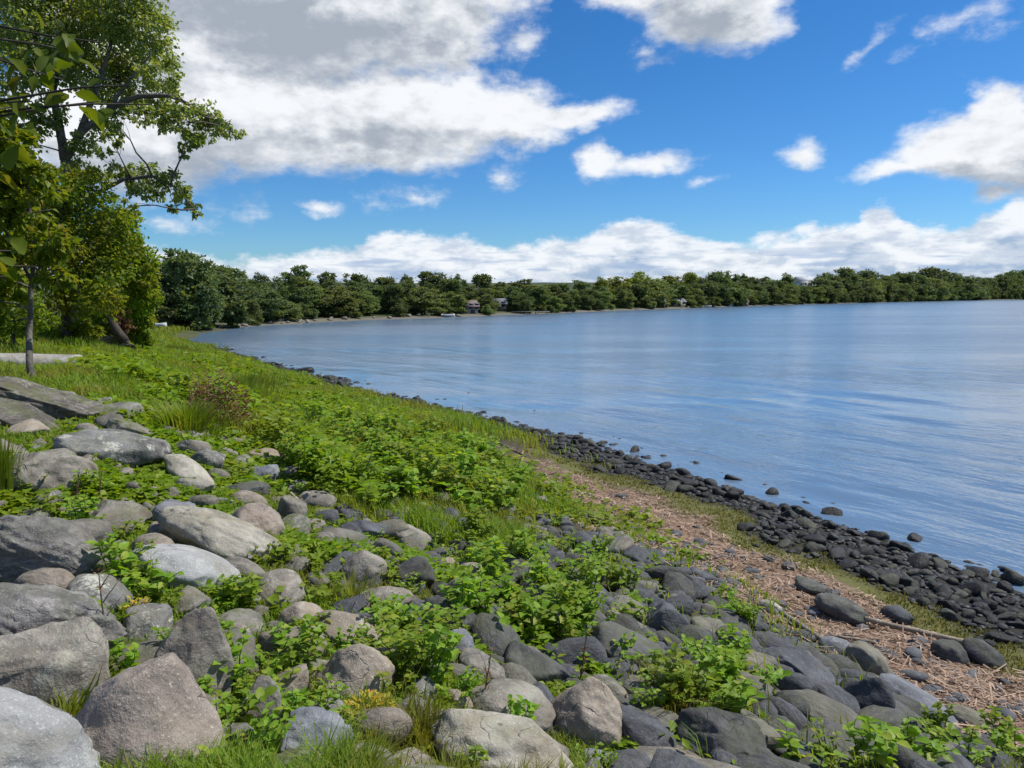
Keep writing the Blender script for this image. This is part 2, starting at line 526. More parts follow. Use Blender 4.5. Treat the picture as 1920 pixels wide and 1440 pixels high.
# bank
bd = wt.rng(b0, .0, .34)
b2 = wt.noise(wt.vm('MULTIPLY', AE, (1, 2.6, 1)), 21, 5, .6)
bsh = wt.m('ADD', wt.rng(wt.m('SUBTRACT', b1, b0), -.42, .12, .0, .62), wt.rng(b2, .42, .66, 0, .6), clamp=True)
bcol = wt.mix(bsh, (.80, .825, .86), (.33, .43, .58))
# thin streak of blue-grey low in the bank
stn = wt.noise(wt.vm('MULTIPLY', AE, (1, 9, 1)), 9, 3, .5)
bcol = wt.mix(wt.m('MULTIPLY', wt.rng(stn, .5, .66), wt.rng(EL, .075, .045, 0, .75)), bcol, (.31, .42, .62))

sk_h = wt.n('ShaderNodeHueSaturation'); wt.L.new(sky.outputs[0], sk_h.inputs['Color'])
sk_h.inputs['Saturation'].default_value = 1.3
tint = wt.mix(wt.rng(EL, .02, .34), (.47, .75, 1.06), (.44, .74, .97))
sky_c = wt.vm('SCALE', wt.vm('MULTIPLY', sk_h.outputs[0], tint), .10)
c = wt.mix(wt.m('MULTIPLY', bd, .97), sky_c, bcol)
c = wt.mix(dens, c, ccol)
wt.L.new(c, w_bg.inputs['Color']); w_bg.inputs['Strength'].default_value = 1.0
# ------------------------------------------------------------------ ground and water
ang = np.concatenate([np.linspace(-50, 50, 420), np.linspace(50, 310, 70)[1:-1]])
rad = np.concatenate([[0.02], np.geomspace(.4, 6000, 430)])
aa, rr = np.meshgrid(np.radians(ang), rad)
GP = np.stack([np.sin(aa) * rr, np.cos(aa) * rr], 2).reshape(-1, 2)
GS = sdist(GP); GZ = height(GP, GS)
nr, na = len(rad), len(ang)
i = np.arange(nr - 1)[:, None] * na; j = np.arange(na)[None]; j2 = (j + 1) % na
GQ = np.stack([i + j, i + na + j, i + na + j2, i + j2], 2).reshape(-1, 4)
ground_me = mesh_from('ground', np.concatenate([GP, GZ[:, None]], 1), GQ, True)

LUSH = gpoly([(150, 655), (255, 637), (345, 640), (500, 690), (700, 748), (815, 795), (900, 860), (985, 905), (1010, 955), (930, 985), (770, 965), (640, 965), (560, 905), (530, 845), (430, 805), (330, 775), (240, 735), (150, 705)])
STONY = gpoly([(1000, 955), (1180, 1005), (1330, 1070), (1450, 1125), (1520, 1190), (1620, 1280), (1760, 1330), (1900, 1480), (1900, 1900), (1000, 1900), (1180, 1330), (1130, 1240), (1080, 1130), (980, 1040)])
r_ = np.linalg.norm(GP, axis=1)
along = GP[:, 1]
wob = fbm(GP * .8, 3, 51) * .5
near_fade = 1 - sstep(13, 19, GP[:, 1])
wr = sstep(2.6, 3.1, GS + wob) * (1 - sstep(4.4, 5.1, GS + wob)) * near_fade
moss = sstep(1.6, 2.0, GS + wob) * (1 - sstep(2.6, 3.1, GS + wob)) * (1 - sstep(18, 24, GP[:, 1]))
peb = (1 - sstep(1.7, 2.2, GS + wob)) * (1 - sstep(60, 75, r_))
farsand = sstep(84, 104, r_) * (1 - sstep(2, 5, GS + wob))
green = sstep(4.4, 6.0, GS + wob) * .8 + sstep(16, 24, GP[:, 1]) * sstep(.9, 1.6, GS) 
green = np.clip(green, 0, 1) * (1 - .85 * in_poly(GP, STONY))
color_attr(ground_me, 'cover', np.stack([np.clip(wr, 0, 1), np.clip(moss, 0, 1), np.clip(np.maximum(peb, farsand * .6), 0, 1)], 1))
color_attr(ground_me, 'turf', np.stack([green, farsand, np.zeros_like(green)], 1))

mt, nt, out = new_mat('ground_soil')
geo = nt.n('ShaderNodeNewGeometry'); pos = geo.outputs['Position']
ca = nt.n('ShaderNodeVertexColor', layer_name='cover'); sc_ = nt.n('ShaderNodeSeparateColor'); nt.L.new(ca.outputs[0], sc_.inputs[0])
cb = nt.n('ShaderNodeVertexColor', layer_name='turf'); sb_ = nt.n('ShaderNodeSeparateColor'); nt.L.new(cb.outputs[0], sb_.inputs[0])
nA = nt.noise(pos, 3.0, 6, .6); nB = nt.noise(pos, 22, 5, .6); nC = nt.noise(pos, .05, 4, .6)
soil = nt.mix(nA, (.035, .028, .02), (.10, .085, .062))
turf = nt.mix(nB, (.035, .055, .012), (.085, .115, .028))
far_t = nt.mix(nt.rng(nC, .4, .62), (.035, .055, .018), (.085, .09, .04))
cd = nt.n('ShaderNodeCameraData')
c = nt.mix(sb_.outputs[0], soil, turf)
c = nt.mix(sc_.outputs[1], c, nt.mix(nB, (.07, .075, .02), (.17, .165, .055)))
c = nt.mix(sc_.outputs[0], c, nt.mix(nB, (.10, .062, .04), (.30, .20, .135)))
c = nt.mix(sc_.outputs[2], c, nt.mix(nB, (.012, .012, .012), (.05, .047, .042)))
c = nt.mix(nt.m('MULTIPLY', sb_.outputs[1], .8), c, nt.mix(nA, (.13, .12, .09), (.24, .22, .17)))
pl = nt.vm('LENGTH', pos, None, 1)
c = nt.mix(nt.m('MULTIPLY', nt.rng(pl, 60, 85), nt.m('SUBTRACT', 1.0, sb_.outputs[1])), c, far_t)
principled(nt, out, c, .9, nt.bump(nB, .6, .03), .2)
M_ground = mt
ground = link('ground', ground_me, M_ground); tag(ground, kind='structure')

# water: one sheet with low swell in its geometry near the bank and ripples in its bump
wa = np.concatenate([np.linspace(-52, 52, 520), np.linspace(52, 308, 60)[1:-1]])
wrad = np.concatenate([[0.02], np.geomspace(3, 7000, 620)])
aa, rr = np.meshgrid(np.radians(wa), wrad)
WP = np.stack([np.sin(aa) * rr, np.cos(aa) * rr], 2).reshape(-1, 2)
nr, na = len(wrad), len(wa)
i = np.arange(nr - 1)[:, None] * na; j = np.arange(na)[None]; j2 = (j + 1) % na
WQ = np.stack([i + j, i + na + j, i + na + j2, i + j2], 2).reshape(-1, 4)
wr_ = np.linalg.norm(WP, axis=1)
q = WP @ np.array([[.80, -.60], [.60, .80]])        # x across the waves, y along them
wz = (fbm(q * [1.1, .35], 3, 61) * .026 + fbm(q * [.35, .10], 2, 71) * .045) * (1 - sstep(25, 90, wr_)) * sstep(2, 6, wr_)
water_me = mesh_from('water', np.concatenate([WP, wz[:, None]], 1), WQ, True)
mt, nt, out = new_mat('lake_water')
geo = nt.n('ShaderNodeNewGeometry'); pos = geo.outputs['Position']
mp = nt.n('ShaderNodeMapping'); mp.inputs['Rotation'].default_value = (0, 0, math.radians(-37)); nt.L.new(pos, mp.inputs['Vector'])
q1 = nt.vm('MULTIPLY', mp.outputs[0], (1.0, .32, 1))
r1 = nt.noise(q1, 2.6, 4, .6, .4); r2 = nt.noise(q1, .55, 3, .55, .6); r3 = nt.noise(pos, 9.0, 2, .5)
hgt = nt.m('ADD', nt.m('MULTIPLY', r1, .13), nt.m('MULTIPLY', r2, .20)); hgt = nt.m('ADD', hgt, nt.m('MULTIPLY', r3, .016))
gust = nt.noise(nt.vm('MULTIPLY', pos, (.35, 1.7, 1)), .045, 4, .6)
calm = nt.m('MULTIPLY', nt.rng(gust, .40, .60, .16, 1.0), nt.rng(nt.vm('LENGTH', pos, None, 1), 22, 75, .42, 1.0))
bp = nt.n('ShaderNodeBump'); nt.put(bp.inputs['Height'], hgt); nt.put(bp.inputs['Strength'], calm); bp.inputs['Distance'].default_value = 1.0
b = principled(nt, out, (.12, .185, .265), nt.rng(nt.vm('LENGTH', pos, None, 1), 8, 90, .08, .20), bp.outputs[0], .5)
b.inputs['IOR'].default_value = 1.333
M_water = mt
water = link('water', water_me, M_water); tag(water, kind='structure')
# ------------------------------------------------------------------ stones
import bmesh
_ico = {}
def ico(sub):
    if sub not in _ico:
        bm = bmesh.new(); bmesh.ops.create_icosphere(bm, subdivisions=sub, radius=1.0)
        V = np.array([v.co[:] for v in bm.verts]); T = np.array([[v.index for v in f.verts] for f in bm.faces]); bm.free()
        _ico[sub] = (V, T)
    return _ico[sub]

def rock_shape(seed, style='round', sub=4):
    r = np.random.default_rng(seed)
    P, T = ico(sub); P = P.copy(); off = r.uniform(-50, 50, 3)
    N = P.copy()
    if style in ('block', 'slab', 'strat'):
        P = np.sign(P) * np.abs(P) ** .72
        P /= np.abs(P).max()
    amp = {'round': .13, 'block': .12, 'slab': .10, 'strat': .14, 'wedge': .10, 'dome': .09, 'pebble': .10}[style]
    P = P * (1 + amp * fbm(N * 1.15 + off, 2, seed % 97))[:, None]
    cuts = {'round': 4, 'block': 10, 'slab': 7, 'strat': 8, 'wedge': 6, 'dome': 3, 'pebble': 3}[style]
    for k in range(cuts):
        n = r.normal(0, 1, 3); n /= np.linalg.norm(n)
        d = r.uniform(.62, .86) if style not in ('round', 'pebble', 'dome') else r.uniform(.74, .92)
        over = np.maximum(P @ n - d, 0)
        P = P - n[None] * (over * (.93 if style not in ('round', 'pebble', 'dome') else .7))[:, None]
    if style in ('wedge', 'dome'):        # narrower towards its top
        k = 1 - .38 * sstep(-.5, 1.0, P[:, 2]); P[:, 0] *= k; P[:, 1] *= k
    if style == 'strat':
        ax = np.array([.25, .3, .92]); h = P @ ax * 5.5 + fbm(P * 2 + off, 2, 5) * .55
        P = P + N * ((np.abs((h % 1) - .5) - .25) * .12)[:, None]
    rid = 1 - np.abs(fbm(P * 2.2 + off, 3, 77))
    k_ = .02 if style in ('round', 'dome', 'pebble') else .05
    P = P + N * (.035 * fbm(P * 3.1 + off, 3, 7) + .012 * fbm(P * 10 + off, 2, 9) + k_ * (rid - .6))[:, None]
    if style in ('block', 'strat', 'slab'):
        P = P + N * (-.05 * np.maximum(0, .16 - np.abs(fbm(P * 1.7 + off, 2, 15))) / .16)[:, None]
    return P, T

def rock_mat(name, base, dark, light, speck=.25, lichen=0.0, lcol=(.36, .37, .27), moss=0.0, band=0.0, rough=.82, wet=0.0, bump=.5, tone=.35):
    mt, nt, out = new_mat(name)
    tc = nt.n('ShaderNodeTexCoord'); oi = nt.n('ShaderNodeObjectInfo'); geo = nt.n('ShaderNodeNewGeometry')
    v = nt.vm('ADD', tc.outputs['Object'], nt.vm('SCALE', (17.0, 29.0, 41.0), oi.outputs['Random']))
    n1 = nt.noise(v, 3.2, 5, .6, .6); n2 = nt.noise(v, 14, 4, .65); n3 = nt.noise(v, 85, 3, .6); n4 = nt.noise(v, 190, 2, .6)
    c = nt.mix(nt.rng(n1, .3, .7), dark, base)
    c = nt.mix(nt.rng(n2, .52, .75, 0, .55), c, light)
    c = nt.mix(nt.rng(n2, .25, .42, .45, 0), c, dark)
    if band:
        bv = nt.vm('MULTIPLY', v, (1.2, 1.2, 9.0)); bn = nt.noise(bv, 2.4, 5, .6, 1.2)
        c = nt.mix(nt.rng(bn, .4, .62, 0, band), c, dark)
    if speck:
        c = nt.mix(nt.rng(n3, .58, .70, 0, speck), c, tuple(min(1, x * 1.75) for x in light))
        c = nt.mix(nt.rng(n4, .56, .66, 0, speck * 1.1), c, tuple(x * .45 for x in dark))
    vc = nt.n('ShaderNodeTexVoronoi', feature='DISTANCE_TO_EDGE'); nt.put(vc.inputs['Vector'], nt.vm('ADD', v, nt.vm('SCALE', nt.noise(v, 4.0, 4, .6, out='Color'), .35))); vc.inputs['Scale'].default_value = 3.1
    crack = nt.m('MULTIPLY', nt.rng(vc.outputs['Distance'], .0, .02, 1, 0), nt.rng(nt.noise(v, 2.1, 2, .5), .55, .63))
    c = nt.mix(nt.m('MULTIPLY', crack, .6), c, tuple(x * .35 for x in dark))
    st_ = nt.noise(v, 1.6, 5, .65, 1.0)
    c = nt.mix(nt.rng(st_, .50, .62, 0, .45), c, tuple(a_ * b_ for a_, b_ in zip(base, (.70, .62, .50))))
    if lichen:
        ln = nt.noise(v, 5.5, 6, .7, .3); ls = nt.noise(v, 34, 3, .6)
        c = nt.mix(nt.m('MULTIPLY', nt.rng(ln, .54, .60, 0, lichen), nt.rng(ls, .36, .56)), c, lcol)
    if moss:
        nz = nt.n('ShaderNodeSeparateXYZ'); nt.L.new(geo.outputs['Normal'], nz.inputs[0])
        mn = nt.m('ADD', nt.noise(v, 4.5, 5, .65), nt.m('MULTIPLY', nz.outputs[2], .14))
        c = nt.mix(nt.rng(mn, .56, .70, 0, moss), c, nt.mix(n3, (.05, .07, .02), (.15, .16, .05)))
    hs = nt.n('ShaderNodeHueSaturation')
    nt.put(hs.inputs['Value'], nt.m('MULTIPLY_ADD', oi.outputs['Random'], tone, 1 - tone / 2)); nt.put(hs.inputs['Color'], c)
    hh = nt.m('SUBTRACT', nt.m('MULTIPLY', n1, .05), nt.m('MULTIPLY', crack, .02)); hh = nt.m('ADD', hh, nt.m('MULTIPLY', n2, .030)); hh = nt.m('ADD', hh, nt.m('MULTIPLY', n3, .005)); hh = nt.m('ADD', hh, nt.m('MULTIPLY', n4, .0025))
    rv = rough if not wet else nt.rng(n2, .35, .65, rough - wet, rough)
    principled(nt, out, hs.outputs[0], rv, nt.bump(hh, bump, 1.0), .35 if not wet else .32)
    return mt

RM = {
    'grey': rock_mat('stone_grey', (.29, .26, .215), (.125, .112, .092), (.40, .37, .315), .3, .4),
    'mid': rock_mat('stone_mid_grey', (.235, .215, .182), (.095, .087, .076), (.335, .312, .27), .3, .3, moss=.3),
    'blue': rock_mat('stone_blue_grey', (.235, .245, .265), (.11, .115, .125), (.36, .375, .40), .25, .15),
    'tan': rock_mat('stone_tan', (.335, .285, .225), (.165, .14, .11), (.44, .39, .325), .4, .2),
    'pink': rock_mat('stone_pink_granite', (.40, .335, .275), (.255, .21, .17), (.49, .43, .36), .5, .15, (.40, .36, .30), bump=.55),
    'pale': rock_mat('stone_pale_granite', (.34, .34, .325), (.22, .222, .212), (.44, .44, .425), .4, .3, (.5, .52, .45)),
    'ridge': rock_mat('stone_pale_tan', (.42, .385, .32), (.19, .175, .14), (.55, .52, .46), .35, .4, moss=.25),
    'lichen': rock_mat('stone_lichen', (.23, .225, .205), (.085, .082, .078), (.35, .34, .31), .35, .9, (.46, .46, .38), moss=.2),
    'strat': rock_mat('stone_layered', (.27, .255, .235), (.085, .08, .075), (.38, .36, .33), .25, .25, band=.75, moss=.15, bump=.8),
    'dark': rock_mat('stone_dark', (.105, .103, .10), (.04, .04, .04), (.17, .168, .163), .2, .12, moss=.25),
    'slate': rock_mat('stone_slate', (.105, .110, .118), (.045, .047, .05), (.175, .182, .19), .15, .12),
    'olive': rock_mat('stone_olive', (.20, .19, .145), (.105, .10, .08), (.29, .275, .22), .2, .2),
    'moss': rock_mat('stone_mossy', (.26, .25, .21), (.10, .10, .085), (.37, .35, .30), .2, .5, moss=.8),
    'brown': rock_mat('stone_brown', (.185, .165, .14), (.06, .052, .044), (.27, .25, .22), .2, .4, moss=.5, band=.75, bump=.9),
    'wetgrey': rock_mat('stone_damp_grey', (.062, .060, .056), (.02, .02, .019), (.115, .11, .10), .15, .2, (.13, .14, .07), moss=.35, rough=.75, wet=.25, tone=.7),
    'wet': rock_mat('stone_wet', (.032, .031, .029), (.008, .008, .008), (.07, .067, .062), .12, .10, (.09, .10, .05), rough=.72, wet=.3, tone=.7),
}
FOOT = []      # footprints (x, y, radius) that the grass keeps out of

def put_rock(name, cx, cy, w, h, label, style='round', mat='grey', tilt=0, depth=.8, seed=None, sub=4, lift=.18, yaw=0, hmin=.4, group=None, cat='rock', foot=.42):
    seed = seed if seed is not None else int(cx * 7 + cy * 13)
    g = G(cx, min(cy + .25 * h, 1700))
    for _ in range(2):
        dist = np.linalg.norm(g - CAM); W = w * dist / F; D = W * depth
        phi = math.atan2(CAM[2] - g[2], math.hypot(g[0], g[1]))
        Ha = h * dist / F
        H = math.sqrt(max((Ha ** 2 - (D * math.sin(phi)) ** 2), 0)) / math.cos(phi)
        H = max(H, hmin * min(W, Ha * 1.3))
        g = G(cx, cy, lift * H)
    P, T = rock_shape(seed, style, sub)
    span = P.max(0) - P.min(0); P = (P - (P.max(0) + P.min(0)) / 2) / span
    P = P * np.array([W, D, H])
    Rz = Matrix.Rotation(math.radians(yaw), 3, 'Z'); Ry = Matrix.Rotation(math.radians(tilt), 3, 'Y')
    az = math.atan2(g[0], g[1])
    R = np.array(Matrix.Rotation(-az, 3, 'Z') @ Ry @ Rz)
    P = P @ R.T
    o = link(name, mesh_from(name, P, T, True), RM[mat])
    o.location = g
    tag(o, label, cat, group)
    rr = math.sqrt(W * D) * foot
    FOOT.append((g[0], g[1], rr))
    return o

R_ = put_rock
B = 'boulder'
R_(B, -34, 1468, 318, 226, 'pale speckled granite slab in the bottom corner beside the pinkish boulder', 'block', 'pale', 24, .7, sub=5)
R_(B, 268, 1385, 240, 256, 'large rounded pinkish tan boulder, biggest stone at the bottom edge', 'dome', 'pink', 8, .8, seed=14, sub=5)
R_(B, 62, 1268, 205, 165, 'rough grey boulder below the layered rock and above the pale slab', 'block', 'grey', -6, .8, sub=5)
R_(B, 84, 1195, 222, 150, 'broad layered brown-grey rock sloping down behind the rough grey boulder', 'strat', 'strat', 24, .9, sub=5)
R_(B, 60, 1026, 222, 122, 'steep dark jagged rock with pale crest and black shadow beneath it', 'strat', 'strat', 33, .75, seed=5, sub=5, lift=.35)
R_(B, 358, 1262, 138, 205, 'tall pointed mottled grey boulder just behind the pinkish boulder', 'wedge', 'grey', 10, .8, sub=5)
R_(B, 250, 1232, 110, 42, 'low flat grey stone wedged between layered rock and pointed grey boulder', 'slab', 'mid', 0)
R_(B, 190, 1122, 105, 66, 'pale lichen-crusted stone above the end of the layered rock', 'round', 'lichen', 35)
R_(B, 348, 1066, 185, 76, 'white speckled rock with a small dark hole, sloping down through grass', 'round', 'pale', 22, .7)
R_(B, 484, 1338, 70, 112, 'narrow upright grey stone between the pinkish boulder and blue-grey boulder', 'block', 'mid', 25)
R_(B, 588, 1402, 122, 112, 'smooth blue-grey boulder at the bottom edge beside yellow stonecrop', 'block', 'blue', 12, .8, sub=5)
R_(B, 614, 1334, 66, 44, 'small pale lichened stone on top of the blue-grey boulder', 'round', 'lichen', 8)
R_(B, 566, 1162, 80, 62, 'small round tan stone against the upper end of a long grey rock', 'round', 'tan', 0)
R_(B, 666, 1186, 152, 66, 'long smooth grey tan rock lying aslant below the flat oval stone', 'round', 'tan', 24, .7)
R_(B, 668, 1268, 150, 122, 'big grey boulder with yellowish top above the yellow stonecrop patch', 'wedge', 'tan', 12, .85, sub=5)
R_(B, 440, 1172, 100, 46, 'flat mossy grey stone sunk in grass behind the pointed boulder', 'slab', 'moss', 5)
R_(B, 708, 1126, 126, 54, 'flat oval grey stone in grass, shaped like a loaf', 'round', 'grey', -8, .75)
R_(B, 682, 1074, 82, 76, 'small pale domed stone with a grassy hollow in its front', 'round', 'grey', 14)
R_(B, 716, 1046, 76, 72, 'dark greenish stone directly behind the pale domed stone', 'block', 'mid', 20)
R_(B, 776, 1082, 74, 58, 'dark angular stone between the domed stone and leafy weeds', 'block', 'dark', -20)
R_(B, 855, 1128, 74, 84, 'triangular grey stone half covered by weed leaves', 'wedge', 'mid', 15)
R_(B, 884, 1080, 66, 50, 'small pale tan stone with two humps among the weeds', 'round', 'tan', 0)
R_(B, 852, 1218, 70, 76, 'blue-grey stone poking up through weeds above a smooth oval boulder', 'round', 'blue', 18)
R_(B, 908, 1256, 104, 54, 'sloping grey stone running down to the smooth oval boulder', 'round', 'mid', 34)
R_(B, 1006, 1258, 124, 76, 'dark greenish slab behind the smooth oval boulder', 'slab', 'dark', 26)
R_(B, 953, 1330, 166, 104, 'smooth oval grey boulder beside the tan egg-shaped boulder', 'round', 'grey', 6, .8, seed=31, sub=5)
R_(B, 1100, 1346, 138, 132, 'tan egg-shaped boulder with warm upper side next to the oval grey one', 'wedge', 'tan', 14, .8, seed=9, sub=5)
R_(B, 940, 1412, 255, 148, 'long pale boulder with a crack across it at the bottom edge', 'block', 'ridge', 20, .7, seed=22, sub=5)
R_(B, 765, 1436, 92, 52, 'small grey stone cut by the bottom edge below yellow-green plants', 'round', 'grey', 0)
R_(B, 1258, 1432, 130, 62, 'smooth grey stone cut by the bottom edge under leafy weeds', 'round', 'grey', 8)
R_(B, 1128, 1430, 84, 40, 'little bluish stone at the bottom edge below the tan egg-shaped boulder', 'round', 'blue', 10)
R_(B, 1352, 1392, 150, 96, 'dark brown-grey rock in shade beneath the leafy weed clump', 'block', 'dark', 10, sub=5)
R_(B, 1570, 1354, 158, 62, 'long smooth olive-grey stone lying aslant among dark slates', 'round', 'olive', 24, .6, seed=4, sub=5)
R_(B, 1585, 1408, 150, 58, 'dark flat-topped stone directly below the long olive-grey one', 'slab', 'dark', 10)
R_(B, 1486, 1254, 136, 66, 'long dark grey slab with a ledge beside the tall weed clump', 'slab', 'slate', 16)
R_(B, 1628, 1318, 78, 88, 'bluish slate block leaning between the olive stone and a long blue slate', 'block', 'slate', 30)
R_(B, 1722, 1320, 130, 48, 'long blue-grey slate sloping towards the reed litter', 'slab', 'blue', 28, .6)
R_(B, 1694, 1350, 96, 46, 'dark rounded slate tucked under the long blue-grey slate', 'round', 'dark', 24)
R_(B, 1576, 1140, 84, 42, 'dark rounded stone lying alone on the brown reed litter', 'round', 'dark', 14)
R_(B, 1526, 1104, 62, 28, 'flat black stone on the upper edge of the reed litter', 'slab', 'dark', 8)
R_(B, 1682, 1154, 50, 32, 'small dark stone between reed litter and the mossy strip', 'round', 'slate', 10)
R_(B, 1626, 1246, 78, 58, 'squarish olive stone below the dead branch', 'block', 'olive', 14)
R_(B, 1574, 1220, 66, 40, 'light bluish stone at the lower end of the grey stick', 'round', 'blue', 12)
R_(B, 1250, 1172, 92, 72, 'squarish dark grey stone beside a small tan cobble', 'block', 'slate', 14)
R_(B, 1182, 1228, 150, 78, 'broad dark grey slab half hidden by weeds', 'slab', 'dark', 26)
R_(B, 1842, 1232, 66, 44, 'dark stone at the far end of the dead branch', 'round', 'dark', 28)
R_(B, 1782, 1226, 56, 40, 'mottled dark stone under the dead branch', 'round', 'dark', 8)
R_(B, 1815, 1348, 66, 34, 'grey stone at the lower edge of the reed litter', 'round', 'mid', 10)
R_(B, 1150, 1160, 36, 30, 'small round tan cobble in a dark gap below the weeds', 'round', 'tan', 0)
R_(B, 1205, 1190, 90, 26, 'narrow dark stone beside the small tan cobble', 'slab', 'olive', 26)
R_(B, 1445, 1146, 44, 30, 'pale pinkish stone at the top of the grey stick', 'block', 'ridge', 20)
R_(B, 1010, 1000, 70, 34, 'grey stone half sunk where the weeds meet the reed litter', 'slab', 'mid', 20)
R_(B, 1030, 1004, 44, 36, 'dark violet-grey stone above the weeds near the reed litter', 'round', 'slate', 16)
R_(B, 1010, 942, 34, 26, 'small pale stone on the weed edge above the reed litter', 'block', 'grey', -8)
# the upper part of the bank
R_(B, 482, 990, 96, 88, 'round pinkish stone with grass stems in front of it', 'round', 'pink', 8, .8, sub=5)
R_(B, 418, 1018, 226, 96, 'long pale ridged rock sloping down through the grass', 'block', 'ridge', 30, .6, seed=41, sub=5)
R_(B, 324, 972, 80, 64, 'bluish rounded stone beside the upper end of the pale ridged rock', 'block', 'blue', -14)
R_(B, 228, 976, 116, 66, 'grey saddle-shaped stone below the dry weed stalk', 'block', 'mid', 18)
R_(B, 92, 890, 138, 82, 'blocky greenish grey rock above the steep jagged rock', 'block', 'grey', 18, sub=5)
R_(B, 100, 860, 66, 34, 'low rounded stone between the blocky rock and long brown slabs', 'round', 'mid', 0)
R_(B, 214, 842, 178, 68, 'long dark rock with white lichen patches lying in grass', 'block', 'lichen', 15, .7, seed=51, sub=5)
R_(B, 357, 846, 66, 48, 'light grey angular stone in grass next to the long lichened rock', 'block', 'grey', 22)
R_(B, 356, 890, 104, 46, 'pale mossy stone stretching down from the lichened rock', 'round', 'ridge', 40)
R_(B, 366, 914, 64, 36, 'low pale stone at the foot of the mossy one', 'slab', 'ridge', 12)
R_(B, 492, 860, 66, 36, 'pale tan stone in weeds above a bluish flat stone', 'block', 'tan', 8)
R_(B, 488, 889, 66, 34, 'light bluish flat stone between pale tan and dark stones', 'slab', 'blue', -5)
R_(B, 464, 920, 80, 34, 'dark grey stone under the light bluish flat stone', 'slab', 'dark', 10)
R_(B, 546, 966, 52, 66, 'dark grey upright stone beside the round pinkish one', 'block', 'mid', 14)
R_(B, 592, 946, 70, 50, 'grey stone with pale top at the edge of the tall weeds', 'round', 'grey', 12)
R_(B, 645, 1014, 94, 46, 'long dark rounded stone behind the domed stones', 'round', 'mid', 16)
R_(B, 688, 994, 72, 36, 'pointed violet-grey stone at the weed edge', 'block', 'slate', 6)
R_(B, 772, 1008, 70, 36, 'thin pale-edged slab half buried in the weeds', 'slab', 'grey', 30)
R_(B, 90, 762, 215, 62, 'long dark split slab with fissured top by the sapling', 'strat', 'brown', 20, .5, seed=61, sub=5)
R_(B, 36, 792, 140, 62, 'mossy brown slab in front of the long dark split slab', 'slab', 'brown', 24, .7, sub=5)
R_(B, 224, 772, 74, 32, 'mossy grey ledge stone past the end of the dark split slab', 'slab', 'moss', -8)
R_(B, 246, 806, 76, 26, 'thin mossy slab just above the lichened rock', 'slab', 'moss', 20)
R_(B, 320, 788, 40, 24, 'small dark stone sunk in grass below tall grass', 'round', 'mid', 10)
R_(B, 212, 738, 30, 16, 'little whitish stone in grass below the log', 'round', 'pale', 0)
R_(B, 192, 643, 100, 30, 'low grey-brown rock mound at the foot of the leaning trunk', 'block', 'brown', 4, sub=5)
R_(B, 252, 646, 22, 14, 'small whitish stone at the end of the rock mound', 'round', 'pale', 0)
R_(B, 14, 858, 54, 46, 'pale grey stone edge behind the tall grass tuft', 'slab', 'grey', 30)

# ---- stones of the slope and of the waterline: a dozen shapes, copied
def stone_set(style_list, n, mat, sub, name):
    out = []
    for k in range(n):
        P, T = rock_shape(900 + k * 17, style_list[k % len(style_list)], sub)
        span = P.max(0) - P.min(0); P = (P - (P.max(0) + P.min(0)) / 2) / span
        me = mesh_from(name, P, T, True); me.materials.append(RM[mat]); out.append(me)
    return out

def scatter(P, size, spacing=.8, placed=None):
    """keep points that do not crowd earlier ones; P already sorted by importance"""
    keep = []; pl = list(placed or [])
    X = np.array([(a, b, c) for a, b, c in pl]) if pl else np.zeros((0, 3))
    for k in range(len(P)):
        if len(X):
            d = np.hypot(X[:, 0] - P[k, 0], X[:, 1] - P[k, 1])
            if (d < (X[:, 2] + size[k] * .5) * spacing).any(): continue
        X = np.vstack([X, [P[k, 0], P[k, 1], size[k] * .5]]); keep.append(k)
    return np.array(keep, dtype=int)

slope_kinds = {m: stone_set(['slab', 'round', 'block'], 6, m, 3, 'stone') for m in ('slate', 'dark', 'mid', 'olive')}
cand = polar(11000, 3.0, 19, -22, 38)
cs = sdist(cand)
ok = in_poly(cand, STONY) | ((cs > 3.0) & (cs < 5.2) & (RNG.random(len(cand)) < .30) & (cand[:, 1] < 14) & (cand[:, 0] > 0)) | (in_poly(cand, gpoly([(600, 930), (1000, 930), (1180, 1240), (1180, 1440), (640, 1180)])) & (RNG.random(len(cand)) < .5))
cand, cs = cand[ok], cs[ok]
size = np.exp(RNG.normal(math.log(.17), .42, len(cand))).clip(.05, .42) * np.where(cs < 5.0, .55, 1.0)
order = np.argsort(-size); cand, size, cs = cand[order], size[order], cs[order]
k = scatter(cand, size, .66, FOOT)
cand, size, cs = cand[k], size[k], cs[k]
app = size / np.linalg.norm(cand, axis=1)
top = np.argsort(-app)[:285]
rest = np.argsort(-app)[285:]
gb = [rock_shape(640 + k_, ['block', 'slab', 'round'][k_ % 3], 2) for k_ in range(6)]; GV, GT_ = [], []; ng = 0
for q in rest:
    P, T = gb[q % 6]; s = size[q]; a = RNG.uniform(0, 6.3); P = P * np.array([s * .6, s * .42, s * .26])
    P = np.stack([P[:, 0] * math.cos(a) - P[:, 1] * math.sin(a), P[:, 0] * math.sin(a) + P[:, 1] * math.cos(a), P[:, 2]], 1)
    GV.append(P + [cand[q, 0], cand[q, 1], float(height(cand[q:q + 1])[0]) + s * .03]); GT_.append(T + ng); ng += len(P)
if GV:
    o = link('slope_gravel', mesh_from('slope_gravel', np.concatenate(GV), np.concatenate(GT_), True), RM['slate']); tag(o, 'mass of small dark stones filling gaps on the bank slope', 'pebbles', kind='stuff')
